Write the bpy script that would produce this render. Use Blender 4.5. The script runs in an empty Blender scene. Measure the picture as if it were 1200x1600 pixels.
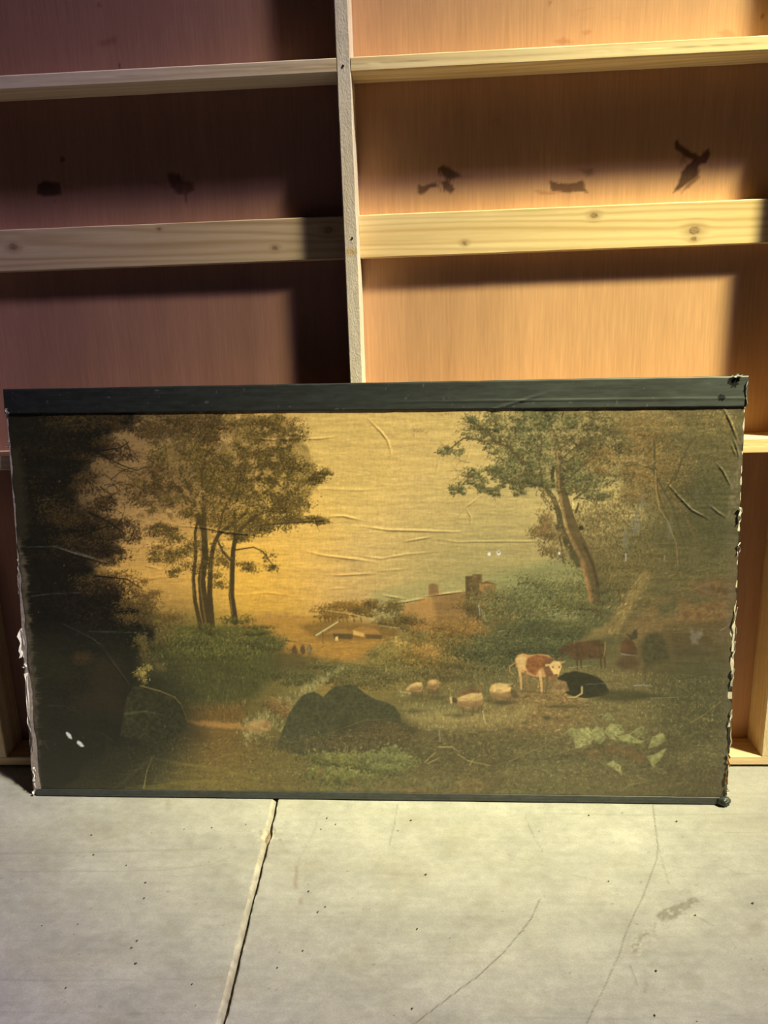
import bpy, math
import numpy as np
from mathutils import Matrix, Vector

scene = bpy.context.scene
C = scene.collection

# ---------------------------------------------------------------- camera, world, light, exposure
cam_d = bpy.data.cameras.new('camera'); cam = bpy.data.objects.new('camera', cam_d); C.objects.link(cam)
cam_d.sensor_fit = 'HORIZONTAL'; cam_d.sensor_width = 36.0; cam_d.lens = 36.0*1204.05/1200.0
cam_d.clip_start = .02; cam_d.clip_end = 100
rt, up, fw = Vector((.998241, .049685, -.032358)), Vector((.0191, .247178, .968782)), Vector((-.056132, .967695, -.245794))
m = Matrix((rt, up, -fw)).transposed().to_4x4(); m.translation = (.1207, -1.31658, .80157)
cam.matrix_world = m
scene.camera = cam

world = bpy.data.worlds.new('world'); scene.world = world; world.use_nodes = True
bg = world.node_tree.nodes['Background']; bg.inputs[0].default_value = (.80, .78, .86, 1); bg.inputs[1].default_value = .015

def aim(o, direction):
    o.rotation_euler = Vector(direction).to_track_quat('-Z', 'Y').to_euler()
def opening(name, source, target, radius, power, colour, soft):
    # light falling steeply through a high opening on the right, out of the picture
    l = bpy.data.lights.new(name, 'SPOT'); l.energy = power; l.color = colour; l.shadow_soft_size = soft
    o = bpy.data.objects.new(name, l); C.objects.link(o); d = Vector(target)-Vector(source)
    l.spot_size = 2*math.atan(radius/d.length); l.spot_blend = 1.0
    o.location = source; aim(o, d)
opening('cool_daylight', (5.20, -2.95, 8.25), (.05,-.15,.40), 1.75, 4350, (.86, .75, 1.0), .62)
opening('warm_daylight', (5.25, -2.95, 8.50), (.47,-.02,.57), .79, 14900, (1.0, .97, .36), .42)

scene.view_settings.view_transform = 'Standard'; scene.view_settings.look = 'None'
scene.view_settings.gamma = 1.0; scene.view_settings.use_curve_mapping = False
scene.view_settings.exposure = 0.0

# ---------------------------------------------------------------- print artwork (flat colour of the picture)
def vnoise(x, y, seed=0):
    xi = np.floor(x).astype(np.int64); yi = np.floor(y).astype(np.int64)
    fx = x - xi; fy = y - yi
    fx = fx*fx*(3-2*fx); fy = fy*fy*(3-2*fy)
    def h(a, b):
        n = (a*374761393 + b*668265263 + seed*1442695041) & 0xffffffff
        n = ((n ^ (n >> 13))*1274126177) & 0xffffffff
        return ((n ^ (n >> 16)) & 0xffff)/65535.0
    a = h(xi, yi); b = h(xi+1, yi); c = h(xi, yi+1); d = h(xi+1, yi+1)
    return (a*(1-fx)+b*fx)*(1-fy) + (c*(1-fx)+d*fx)*fy

def fbm(x, y, seed=0, octaves=4):
    s = 0; a = .5; t = 0
    for o in range(octaves):
        s = s + a*vnoise(x*2**o+17.3*o, y*2**o+9.1*o, seed+o); t += a; a *= .5
    return s/t

class Raster:
    def __init__(self, x0, y0, x1, y1, base=(0, 0, 0), seed=1):
        self.x0, self.y0 = x0, y0
        self.w, self.h = int(x1-x0), int(y1-y0)
        self.a = np.empty((self.h, self.w, 3), np.float32); self.a[:] = np.array(base, np.float32)
        self.X, self.Y = np.meshgrid(np.arange(self.w)+x0+.5, np.arange(self.h)+y0+.5)
        self.r = np.random.default_rng(seed)
    def field(self, samples, sig):
        num = np.zeros_like(self.a); den = np.full(self.X.shape, 1e-9)
        for x, y, c in samples:
            w = np.exp(-((self.X-x)**2+(self.Y-y)**2)/(2*sig*sig))+1e-7/(1+((self.X-x)**2+(self.Y-y)**2)/1e4)
            num += w[..., None]*np.array(c, np.float32)/255; den += w
        self.a[:] = num/den[..., None]
    def _blend(self, sl, m, col):
        if isinstance(col, tuple): col = np.array(col, np.float32)/255
        self.a[sl] += m[..., None]*(col-self.a[sl])
    def _box(self, xa, ya, xb, yb):
        i0 = max(0, int(ya-self.y0)); i1 = min(self.h, int(yb-self.y0)+2)
        j0 = max(0, int(xa-self.x0)); j1 = min(self.w, int(xb-self.x0)+2)
        return (slice(i0, i1), slice(j0, j1)) if i1 > i0 and j1 > j0 else None
    def poly(self, pts, col, soft=.8, alpha=1., rag=0., ragsc=6., tex=.0, col2=None):
        P = np.array(pts, float); mg = soft*2+rag+1
        sl = self._box(P[:, 0].min()-mg, P[:, 1].min()-mg, P[:, 0].max()+mg, P[:, 1].max()+mg)
        if sl is None: return
        X, Y = self.X[sl], self.Y[sl]
        if rag:
            X = X+(fbm(X/ragsc, Y/ragsc, 5, 3)-.5)*2*rag; Y = Y+(fbm(X/ragsc+50, Y/ragsc, 9, 3)-.5)*2*rag
        ins = np.zeros(X.shape, bool); d2 = np.full(X.shape, 1e9)
        for (ax, ay), (bx, by) in zip(P, np.roll(P, -1, 0)):
            if ay != by:
                c = ((ay > Y) != (by > Y)) & (X < (bx-ax)*(Y-ay)/(by-ay)+ax); ins ^= c
            ex, ey = bx-ax, by-ay
            t = np.clip(((X-ax)*ex+(Y-ay)*ey)/(ex*ex+ey*ey+1e-9), 0, 1)
            d2 = np.minimum(d2, (X-ax-t*ex)**2+(Y-ay-t*ey)**2)
        sd = np.sqrt(d2)*np.where(ins, 1, -1)
        m = np.clip(sd/(2*soft)+.5, 0, 1)*alpha
        c = np.array(col, np.float32)/255
        if col2 is not None:
            t = ((Y-P[:, 1].min())/(P[:, 1].max()-P[:, 1].min()+1e-6)).clip(0, 1)[..., None]
            c = c*(1-t)+t*np.array(col2, np.float32)/255
        else: c = np.broadcast_to(c, X.shape+(3,))
        if tex: c = c*(1+tex*2*(fbm(X/4, Y/4, 3, 3)-.5))[..., None]
        self._blend(sl, m, c)
    def ell(self, x, y, rx, ry, col, ang=0, **k):
        t = np.linspace(0, 2*np.pi, 14, endpoint=False); c, s = math.cos(ang), math.sin(ang)
        self.poly([(x+rx*math.cos(q)*c-ry*math.sin(q)*s, y+rx*math.cos(q)*s+ry*math.sin(q)*c) for q in t], col, **k)
    def stroke(self, pts, w0, w1, col, alpha=1., soft=.6):
        P = np.array(pts, float); L = np.r_[0, np.cumsum(np.hypot(*np.diff(P, axis=0).T))]; T = L[-1]+1e-9
        mg = max(w0, w1)+2
        for k in range(len(P)-1):
            (ax, ay), (bx, by) = P[k], P[k+1]
            sl = self._box(min(ax, bx)-mg, min(ay, by)-mg, max(ax, bx)+mg, max(ay, by)+mg)
            if sl is None: continue
            X, Y = self.X[sl], self.Y[sl]; ex, ey = bx-ax, by-ay
            t = np.clip(((X-ax)*ex+(Y-ay)*ey)/(ex*ex+ey*ey+1e-9), 0, 1)
            d = np.hypot(X-ax-t*ex, Y-ay-t*ey); q = (L[k]+t*(L[k+1]-L[k]))/T
            self._blend(sl, np.clip(((w0+(w1-w0)*q)/2-d)/soft+.5, 0, 1)*alpha, col)
    def dabs(self, x, y, col, ln=3., wd=1.2, ang=0., alpha=.9):
        n = len(x); ln = np.broadcast_to(ln, n); wd = np.broadcast_to(wd, n); ang = np.broadcast_to(ang, n)
        K = int(math.ceil(ln.max()/2+1)); oy, ox = np.mgrid[-K:K+1, -K:K+1]; ox = ox.ravel(); oy = oy.ravel()
        for s in range(0, n, max(1, n//24)):
            e = slice(s, s+max(1, n//24)); px = x[e]-self.x0; py = y[e]-self.y0
            ix = np.floor(px)[:, None].astype(int)+ox; iy = np.floor(py)[:, None].astype(int)+oy
            dx = ix+.5-px[:, None]; dy = iy+.5-py[:, None]; c = np.cos(ang[e])[:, None]; sn = np.sin(ang[e])[:, None]
            u = (dx*c+dy*sn)/(ln[e][:, None]/2); v = (-dx*sn+dy*c)/(wd[e][:, None]/2)
            m = np.clip(1.35-np.sqrt(u*u+v*v), 0, 1)*alpha
            ok = (m > .03) & (ix >= 0) & (ix < self.w) & (iy >= 0) & (iy < self.h)
            C = np.broadcast_to(col[e][:, None, :], ok.shape+(3,))[ok]; I, J, M = iy[ok], ix[ok], m[ok][:, None]
            self.a[I, J] = self.a[I, J]*(1-M)+C*M
    def foliage(self, x, y, rx, ry, n, pal, ln=3.2, wd=1.5, clumps=14, spread=.28, lit=.35, alpha=.9, dark=.6, ang=None):
        r = self.r; a = r.uniform(0, 6.28, clumps); q = np.sqrt(r.uniform(0, 1, clumps))*.85
        cx = x+rx*q*np.cos(a); cy = y+ry*q*np.sin(a); k = r.integers(0, clumps, n)
        gx = r.normal(0, 1, n); gy = r.normal(0, 1, n)
        px = cx[k]+gx*rx*spread; py = cy[k]+gy*ry*spread*.75
        P = np.array(pal, np.float32)/255; c = P[r.integers(0, len(P), n)]
        b = dark+(1-dark)*r.uniform(.4, 1.3, n)+lit*np.clip(-gy*.5+gx*.25, -.8, 1)
        c = c*np.clip(b, .25, 1.8)[:, None].astype(np.float32); o = np.argsort(b*.6+r.uniform(0, 1, n)*.6)
        an = r.uniform(0, 3.14, n) if ang is None else r.normal(ang, .5, n)
        self.dabs(px[o], py[o], c[o], ln*r.uniform(.6, 1.3, n), wd*r.uniform(.7, 1.2, n), an, alpha)
    def brush(self, pts, n, var=.3, ln=4., wd=1.2, ang=1.57, aj=.4, alpha=.7, tint=None):
        """re-work the colour already there with short strokes inside a polygon"""
        P = np.array(pts, float); r = self.r; x = r.uniform(P[:, 0].min(), P[:, 0].max(), n); y = r.uniform(P[:, 1].min(), P[:, 1].max(), n)
        ins = np.zeros(n, bool)
        for (ax, ay), (bx, by) in zip(P, np.roll(P, -1, 0)):
            if ay != by: ins ^= ((ay > y) != (by > y)) & (x < (bx-ax)*(y-ay)/(by-ay)+ax)
        x, y = x[ins], y[ins]; m = len(x)
        if not m: return
        j = np.clip((x-self.x0).astype(int), 0, self.w-1); i = np.clip((y-self.y0).astype(int), 0, self.h-1)
        c = self.a[i, j].copy()
        if tint is not None:
            T = np.array(tint, np.float32)/255; t = T[r.integers(0, len(T), m)]; w = r.uniform(0, .7, m)[:, None].astype(np.float32); c = c*(1-w)+t*w
        c = c*np.exp(r.normal(0, var, m))[:, None].astype(np.float32)
        self.dabs(x, y, c, ln*r.uniform(.6, 1.4, m), wd, r.normal(ang, aj, m), alpha)
    def twig(self, x, y, ang, ln, w, depth, col, bend=.35, alpha=.9):
        r = self.r; pts = [(x, y)]; a = ang
        for k in range(4):
            a += r.normal(0, bend*.6); x += math.cos(a)*ln/4; y += math.sin(a)*ln/4; pts.append((x, y))
            if depth > 0 and k in (1, 2): self.twig(x, y, a+r.choice([-1, 1])*r.uniform(.4, .9), ln*.6, w*.6, depth-1, col, bend, alpha)
        self.stroke(pts, w, w*.4, col, alpha)
        if depth > 0: self.twig(x, y, a, ln*.55, w*.5, depth-1, col, bend, alpha)

def paint_print():
    R = Raster(-10, 575, 1190, 1275, seed=7); F = R.foliage; r = R.r
    # --- sky and broad ground tones
    R.field([(380,670,(188,148,80)),(300,660,(130,104,68)),(560,680,(204,168,90)),(650,680,(206,172,95)),(720,720,(208,176,102)),(560,760,(214,178,95)),
      (480,800,(222,178,86)),(600,850,(214,178,100)),(450,880,(225,175,76)),(390,930,(236,178,70)),(310,880,(212,160,74)),(250,820,(172,132,72)),
      (220,760,(146,110,70)),(200,690,(112,88,66)),(160,760,(96,74,60)),(120,720,(60,46,38)),(60,800,(28,22,16)),(250,920,(196,144,68)),(430,950,(228,160,60)),
      (500,900,(216,172,90)),(700,830,(196,166,105)),(800,800,(192,166,106)),(850,760,(192,168,110)),(950,780,(192,166,106)),(960,680,(190,165,95)),
      (1050,660,(160,130,70)),(1120,720,(100,90,60)),(660,900,(172,150,100)),(800,850,(172,152,105)),(560,930,(190,156,92)),(740,880,(160,146,100)),
      (1080,860,(92,82,52)),(980,900,(95,85,50)),(1100,960,(88,72,46)),(1000,980,(110,90,56)),(850,980,(74,80,50)),(940,960,(72,76,50)),
      (420,1010,(96,88,42)),(520,1020,(186,138,58)),(600,1030,(130,108,52)),(680,1040,(112,94,46)),(760,1040,(88,84,48)),(330,1020,(74,74,36)),
      (250,1000,(70,64,32)),(150,1050,(22,24,16)),(60,1000,(16,18,14)),(300,1080,(56,60,30)),(400,1090,(92,82,42)),(480,1060,(112,102,56)),
      (620,1080,(106,96,52)),(720,1090,(118,104,58)),(850,1100,(132,108,62)),(960,1110,(112,100,62)),(1080,1060,(72,68,44)),(1100,1130,(74,70,46)),
      (340,1132,(110,80,38)),(200,1120,(40,38,24)),(100,1150,(26,28,20)),(250,1180,(52,50,28)),(150,1220,(46,44,28)),(330,1230,(112,96,46)),
      (450,1200,(104,90,46)),(540,1180,(96,92,52)),(640,1190,(100,90,52)),(740,1200,(100,88,52)),(860,1200,(98,90,58)),(980,1200,(96,86,54)),(1090,1220,(80,72,46))], 42)
    X, Y = R.X, R.Y
    R.a *= (1+.10*(fbm(X/40, Y/3., 21, 3)-.5)+.06*(fbm(X/6, Y/2, 22, 2)-.5))[..., None]
    SKY = R.a.copy()
    def holes(x, y, rx, ry, n, ln=4.):
        k = max(4, n//14); a = r.uniform(0, 6.28, k); q = np.sqrt(r.uniform(.1, 1, k)); i = r.integers(0, k, n)
        px = x+rx*(q*np.cos(a))[i]+r.normal(0, 3.5, n); py = y+ry*(q*np.sin(a))[i]+r.normal(0, 3, n)
        c = SKY[np.clip((py-R.y0).astype(int), 0, R.h-1), np.clip((px-R.x0).astype(int), 0, R.w-1)]*.93
        R.dabs(px, py, c, ln*r.uniform(.5, 1.2, n), 1.6, r.uniform(0, 3.14, n), .8)
    # --- far hills, plain and ruin
    R.poly([(585,926),(640,914),(700,906),(760,890),(815,880),(870,873),(910,872),(910,970),(585,970)], (162,148,98), soft=5, alpha=.75)
    R.poly([(760,905),(815,888),(870,876),(920,874),(930,960),(760,960)], (140,136,92), soft=7, alpha=.8)
    R.poly([(380,968),(420,962),(500,966),(560,975),(600,1000),(560,1030),(440,1025),(380,1000)], (176,122,52), soft=5, alpha=.8)
    for x, y, w, h in ((418,957,10,10),(432,961,14,6),(448,958,7,9),(460,962,12,5),(400,964,10,4)):
        R.poly([(x,y),(x+w,y),(x+w,y+h),(x,y+h)], (176,124,62), soft=1.5, alpha=.7)
    R.poly([(634,946),(660,936),(690,930),(735,926),(735,990),(650,985),(630,965)], (178,124,62), soft=3, alpha=.85, rag=3)
    R.poly([(680,932),(735,926),(735,992),(690,985)], (128,98,54), soft=4, alpha=.8)
    R.poly([(674,914),(679,912),(688,914),(690,930),(674,931)], (134,100,62), soft=1)
    R.poly([(731,901),(741,900),(743,897),(757,898),(757,942),(755,980),(733,980)], (98,80,48), soft=1, tex=.35)
    R.poly([(731,901),(736,900),(737,945),(733,946)], (74,62,40), soft=1, alpha=.7)
    R.poly([(752,912),(764,909),(779,914),(777,932),(757,934)], (172,122,66), soft=.8)
    R.poly([(751,914),(764,908),(782,914),(764,912)], (104,78,46), soft=.8)
    R.poly([(760,916),(778,915),(777,934),(760,935)], (112,92,54), soft=.8, alpha=.8)
    # --- trees and huts in the plain
    for x in (503,510,516,522,533,545,556,567): R.stroke([(x,962),(x+2,972)], 1.6, 2, (112,80,36))
    F(535,953,46,13,1500,[(128,88,36),(96,72,32),(150,108,46)],3,1.6,12)
    F(575,950,24,14,700,[(104,80,38),(84,70,34)],3,1.6,8); F(620,962,26,22,1100,[(100,84,42),(78,70,36),(120,94,44)],3,1.6,9)
    F(650,975,22,16,600,[(104,82,40),(84,72,36)],3,1.6,8)
    R.poly([(470,978),(520,968),(590,975),(625,985),(620,1000),(500,1000)], (112,82,38), soft=4, alpha=.7)
    R.poly([(512,991),(524,984),(545,982),(558,992)], (156,112,54), soft=.8); R.poly([(524,990),(556,991),(554,999),(526,998)], (82,66,36), soft=.8)
    R.poly([(551,986),(566,979),(590,982),(600,992),(574,991)], (168,118,56), soft=.8); R.poly([(556,985),(574,990),(573,996),(556,992)], (206,158,80), soft=.8)
    R.poly([(576,992),(602,993),(600,999),(576,998)], (92,70,38), soft=.8); R.poly([(528,996),(532,994),(533,1002),(528,1002)], (214,176,96), soft=.6)
    R.stroke([(498,993),(532,972)], 2.6, 2, (190,186,164)); R.stroke([(512,954),(545,958),(588,968)], 1.1, 1, (200,172,100))
    R.stroke([(512,958),(560,963)], .9, .7, (96,70,34)); R.stroke([(598,978),(628,982)], 1.2, .8, (206,182,118), .7)
    R.stroke([(508,988),(509,1006)], 1.6, 1.2, (100,72,36))
    R.brush([(450,1000),(600,1000),(600,1032),(470,1034)],500,.12,6,1.4,.05,.2)
    for x in (464,477,488): 
        R.ell(x,1016,4,7,(86,66,40),rag=2); R.ell(x,1009,1.6,1.8,(110,82,50))
    R.ell(487,1016,3,6,(150,140,112),alpha=.6); R.stroke([(456,1017),(464,1014)],1.5,1,(86,66,40))
    # --- bushes of the middle ground
    F(640,1030,46,26,2300,[(150,116,50),(112,98,48),(172,136,60),(92,84,42)],3.4,1.5,16)
    F(605,1050,70,20,1800,[(92,86,46),(112,100,52),(76,74,40)],3.4,1.5,16); F(700,1020,60,40,3400,[(116,96,48),(150,112,50),(92,84,44)],3.4,1.5,22)
    F(715,980,40,24,1300,[(126,96,46),(104,86,44),(150,108,50)],3.2,1.5,12); F(770,955,46,36,2400,[(104,92,50),(84,82,46),(128,104,52)],3.2,1.5,16)
    F(745,985,22,16,500,[(150,108,52),(132,98,50)],3,1.5,8); F(830,935,60,34,2800,[(88,88,52),(110,100,54),(70,78,48)],3.4,1.5,18,ang=2.2)
    F(790,1020,70,34,3600,[(76,80,46),(58,70,44),(98,92,50)],3.4,1.5,20); F(850,1000,60,34,3000,[(58,72,48),(74,80,48),(90,90,50)],3.4,1.5,18)
    F(900,950,50,44,2800,[(96,92,50),(74,80,46),(118,106,56)],3.6,1.4,16,ang=2.1); F(720,1050,60,14,1200,[(96,84,46),(80,76,42)],3.2,1.4,14)
    for k in range(34):
        x, y = r.uniform(800,930), r.uniform(925,985); R.stroke([(x,y),(x-r.uniform(8,22),y+r.uniform(14,28))], 1, .6, (140,124,66), .45)
    # --- left bank, path and light herbs
    R.poly([(215,1000),(300,985),(360,975),(420,985),(448,1010),(440,1050),(400,1090),(330,1110),(250,1080),(215,1050)], (64,64,32), soft=6, rag=5, alpha=.8)
    F(330,1005,90,28,3200,[(80,78,36),(62,64,32),(100,90,42)],3.2,1.4,22); F(420,1000,28,18,800,[(62,66,34),(86,82,40)],3.2,1.4,10)
    F(250,985,44,30,1700,[(76,64,32),(58,54,28),(104,84,42)],3.2,1.4,14); F(236,1040,22,24,800,[(120,104,50),(92,82,40)],3.2,1.4,10)
    R.brush([(225,1000),(440,1000),(430,1060),(380,1110),(250,1090)],3600,.22,6,1.2,1.5,.35)
    R.poly([(293,1127),(320,1126),(370,1130),(392,1134),(388,1141),(350,1139),(310,1133)], (166,118,58), soft=2, rag=3)
    R.poly([(300,1100),(380,1100),(385,1128),(300,1125)], (104,76,36), soft=8, alpha=.5); R.brush([(290,1090),(390,1095),(395,1130),(300,1125)],700,.2,7,1.3,1.4,.3)
    R.poly([(428,1030),(448,1016),(490,1024),(535,1036),(560,1042),(520,1052),(470,1050),(430,1060)],(74,66,36),soft=5,alpha=.8,rag=4)
    F(520,1050,44,16,1300,[(92,86,46),(112,102,54),(76,72,40)],3.4,1.4,14); F(470,1056,40,14,1000,[(84,78,42),(66,66,36)],3.4,1.4,12); F(580,1060,50,18,1500,[(92,84,46),(112,98,52),(76,72,40)],3.4,1.4,16)
    F(625,1012,16,16,420,[(176,144,70),(150,124,60),(120,104,54)],3.4,1.5,8); F(600,1030,26,16,700,[(132,114,56),(108,98,50)],3.4,1.5,10); F(665,1025,20,18,500,[(170,128,60),(140,110,54)],3.4,1.5,8)
    for k in range(620):
        t = r.uniform(0,1); x = 384+160*t+r.normal(0,8); y = 1136-92*t+r.uniform(-6,40)*(1-.55*t)
        if x > 446 and y > 1122-(x-446)*.80: continue
        if x > 548: continue
        c = [(150,138,82),(120,112,64),(172,156,96),(94,90,52)][r.integers(4)]
        for q in range(3): R.stroke([(x,y),(x+r.normal(0,2.6),y-r.uniform(3,8))],1.3,.7,c,.6)
    R.poly([(385,1138),(392,1130),(406,1124),(420,1125),(429,1131),(426,1142),(402,1146)], (150,120,70), soft=1.4, tex=.25); R.ell(404,1131,12,5,(178,148,90),soft=3,alpha=.7)
    F(440,1108,24,20,600,[(126,92,46),(104,82,44)],3,1.5,8)
    # --- meadow
    R.brush([(600,1040),(900,1040),(1140,1060),(1140,1180),(640,1180),(640,1120)],16000,.24,4.4,1.2,1.5,.55,.7,[(132,112,62),(104,92,52),(150,124,70),(84,80,48)])
    R.brush([(780,1080),(920,1085),(930,1130),(760,1150),(700,1130)],2200,.25,5,1.5,.1,.4,.7,[(140,96,54),(120,84,48),(98,78,46)])
    R.poly([(640,1098),(700,1096),(730,1108),(680,1112)], (84,84,48), soft=5, alpha=.5); R.poly([(690,1110),(760,1120),(700,1128),(650,1122)], (146,132,74), soft=6, alpha=.5)
    R.poly([(636,1112),(690,1106),(760,1112),(840,1106),(820,1128),(740,1140),(660,1134)],(156,136,80),soft=8,alpha=.55); R.brush([(630,1100),(840,1100),(830,1140),(650,1140)],2600,.2,5,1.1,1.5,.4,.6,[(176,154,92),(140,124,70)])
    R.poly([(640,1150),(760,1146),(860,1150),(960,1160),(1060,1150),(1140,1140),(1140,1200),(640,1200)],(74,68,42),soft=14,alpha=.55)
    for pts in ([(800,1170),(850,1155),(905,1152),(930,1162),(880,1178),(820,1190)],[(780,1205),(850,1188),(960,1184),(990,1196),(900,1214),(800,1222)],[(1040,1180),(1100,1160),(1138,1158),(1136,1190),(1070,1200)]): R.poly(pts,(112,102,66),soft=7,alpha=.5,rag=5)
    R.brush([(640,1140),(1140,1140),(1140,1215),(640,1215)],5200,.26,7,1.3,-.15,.5,.55)
    for x, y, w in ((690,1090,34),(720,1118,44),(650,1112,40),(790,1098,34),(880,1104,70),(1000,1088,60),(860,1122,20),(800,1142,16),(826,1130,14),(856,1122,12)):
        R.poly([(x-w/2,y),(x,y-3),(x+w/2,y),(x,y+4)], (62,58,38), soft=2.5, alpha=.55)
    # --- big dark boulder
    R.poly([(440,1160),(446,1140),(456,1115),(468,1096),(478,1086),(494,1081),(503,1085),(509,1090),(517,1081),(527,1073),(540,1071),(552,1069),(562,1074),(576,1085),(592,1094),(608,1098),(620,1104),(629,1116),(632,1130),(655,1140),(650,1172),(560,1185),(470,1180)], (66,67,46), soft=.9, tex=.22)
    R.poly([(520,1140),(545,1126),(562,1135),(575,1124),(600,1122),(650,1134),(660,1175),(560,1190),(490,1175)], (72,62,40), soft=9, alpha=.6, rag=8)
    R.brush([(445,1150),(480,1090),(550,1072),(625,1110),(632,1150)],1500,.16,4,1.3,.8,.9,.5)
    R.ell(545,1140,14,18,(56,56,40),soft=5,alpha=.6); R.ell(590,1150,40,16,(88,72,46),soft=10,alpha=.45)
    for p in ([(490,1160),(530,1142),(570,1128),(610,1123)],[(548,1136),(575,1125),(600,1128)],[(600,1150),(640,1134)]): R.stroke(p,1.2,.8,(110,90,54),.5)
    F(560,1160,80,20,1600,[(92,82,50),(76,70,44),(104,88,54)],4,1.6,20,lit=.2); F(620,1150,44,18,900,[(96,82,50),(80,70,44)],4,1.6,12,lit=.2); F(480,1165,44,16,900,[(84,76,46),(68,64,40)],4,1.6,12,lit=.2)
    # --- foreground plants, stones, twigs
    R.brush([(60,1150),(1130,1150),(1130,1246),(60,1240)],17000,.26,4.6,1.3,1.0,1.0,.6,[(92,80,44),(70,64,36),(110,92,50),(56,54,32)])
    F(540,1200,60,24,2600,[(104,108,52),(84,90,46),(126,122,60),(96,82,46)],4.6,2.2,20); F(610,1190,40,22,1300,[(96,102,54),(112,110,58)],4.6,2.2,12)
    for k in range(46):
        x, y = r.uniform(486,660), r.uniform(1178,1238); R.stroke([(x-4,y),(x-1,y-r.uniform(2,5)),(x+3,y-1),(x+5,y+3)],1.5,.8,(128,128,58),.65)
    R.ell(505,1208,5,7,(112,76,42),soft=2,alpha=.4); R.ell(560,1225,7,5,(128,92,50),soft=2,alpha=.4)
    for x, y, a, b, c in ((605,1230,22,9,(104,92,54)),(655,1238,26,7,(110,92,52)),(690,1224,28,10,(100,92,58)),(738,1230,24,14,(118,100,58)),(716,1243,26,6,(108,90,52)),(800,1242,26,7,(110,100,60)),(560,1238,24,6,(104,90,50))):
        R.ell(x,y,a,b,c,soft=2,tex=.35,alpha=.85); R.stroke([(x-a*.8,y-b*.4),(x-a*.2,y-b*.95),(x+a*.5,y-b*.8)],1.2,.8,tuple(int(v*1.35) for v in c),.5)
    for p in ([(668,1192),(680,1180),(686,1175)],[(672,1194),(692,1184)],[(720,1180),(736,1190),(770,1197)],[(738,1196),(744,1186)],[(690,1168),(710,1168),(722,1176)]): R.stroke(p,1.8,1,(170,150,84),.8)
    for k in range(70):
        x, y = r.uniform(640,1120), r.uniform(1165,1240); R.twig(x,y,r.uniform(-2.6,-.4),r.uniform(8,20),1,1,(136,118,68),.5,.4)
    for p in ([(800,1190),(840,1172),(860,1164)],[(870,1180),(900,1170),(925,1168),(940,1178)],[(975,1236),(985,1228),(1015,1222)],[(1000,1216),(1020,1222)],[(1080,1130),(1100,1118),(1128,1096)],[(1098,1122),(1112,1128)]): R.stroke(p,1.6,.8,(150,130,78),.6)
    # yellow-olive streaks in the lower left
    for p, w in (([(178,1236),(215,1205),(240,1185),(300,1196),(400,1216)],4),([(230,1234),(280,1225),(340,1222),(430,1232)],9),([(270,1192),(330,1200),(420,1222)],4),([(200,1232),(300,1236),(420,1240)],6)):
        R.stroke(p,w,w*.4,(122,108,48),.28,soft=4)
    R.stroke([(227,1232),(232,1205),(240,1186)],1.6,.8,(150,136,70),.9); R.stroke([(203,1180),(210,1200)],1,.7,(140,130,80),.6)
    for k in range(40):
        x, y = r.uniform(190,430), r.uniform(1195,1240); R.stroke([(x,y),(x+r.uniform(10,30),y-r.uniform(-3,5))],1,.6,(128,112,50),.45)
    # broad grey-green leaves
    G = (140,134,82)
    for pts in ([(903,1170),(900,1158),(908,1140),(922,1136),(930,1150),(926,1164)],[(922,1150),(934,1136),(944,1140),(948,1156),(940,1164)],[(904,1158),(912,1162),(926,1152),(929,1158),(920,1164),(908,1164)],
      [(946,1146),(956,1132),(972,1134),(978,1144),(966,1152)],[(948,1146),(958,1150),(966,1157),(958,1156)],[(984,1150),(996,1140),(1008,1136),(1010,1146),(998,1154)],
      [(966,1152),(984,1148),(996,1156),(1010,1158),(1000,1163),(976,1160)],[(1015,1170),(1022,1152),(1038,1146),(1042,1158),(1030,1166)],[(1012,1184),(1026,1180),(1042,1170),(1036,1184),(1022,1200),(1018,1192)],[(950,1196),(960,1190),(972,1198),(974,1212),(964,1204)],[(886,1146),(896,1138),(906,1142),(900,1156)],[(944,1122),(952,1114),(960,1122),(954,1130)]):
        f = r.uniform(.78,1.08); R.poly(pts,tuple(int(v*f) for v in G),soft=.9,tex=.35,rag=1.5,ragsc=3); R.stroke(pts[:3],1.2,.7,(170,166,112),.7)
    for x, y in ((985,1176),(930,1180),(1000,1185),(960,1172)): R.ell(x,y,12,6,(120,90,48),soft=4,alpha=.5)
    # --- right hill side
    F(960,840,70,64,4600,[(122,102,58),(98,86,50),(142,118,66),(84,76,46)],4,1.4,26,lit=.2,ang=1.4); F(1060,830,80,80,5200,[(92,84,52),(76,74,46),(108,92,52)],4,1.4,28,lit=.15,ang=1.5)
    F(1000,900,100,40,3800,[(104,90,50),(84,78,46),(124,104,56)],4,1.4,22,lit=.15,ang=1.6); F(1110,900,40,60,2200,[(86,80,50),(104,92,56)],4,1.4,14,lit=.1)
    R.poly([(1008,890),(1024,905),(1000,930),(978,975),(968,990),(930,1000),(900,1010),(930,985),(956,972),(975,940)], (132,110,62), soft=4, alpha=.75, rag=3)
    R.poly([(980,975),(1030,940),(1080,935),(1080,960),(1030,985),(1000,1005),(978,1000)], (114,92,58), soft=5, alpha=.7)
    R.poly([(1058,960),(1075,948),(1100,942),(1140,938),(1146,965),(1100,972),(1060,970)], (112,86,50), soft=3, alpha=.85, tex=.3)
    R.poly([(1075,910),(1110,904),(1148,902),(1148,935),(1085,930)], (96,74,48), soft=4, alpha=.75, tex=.3)
    R.poly([(1010,905),(1030,898),(1060,905),(1055,930),(1020,930)], (84,78,56), soft=5, alpha=.5); R.poly([(1030,945),(1060,935),(1058,960),(1030,965)], (70,70,48), soft=4, alpha=.6)
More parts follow.
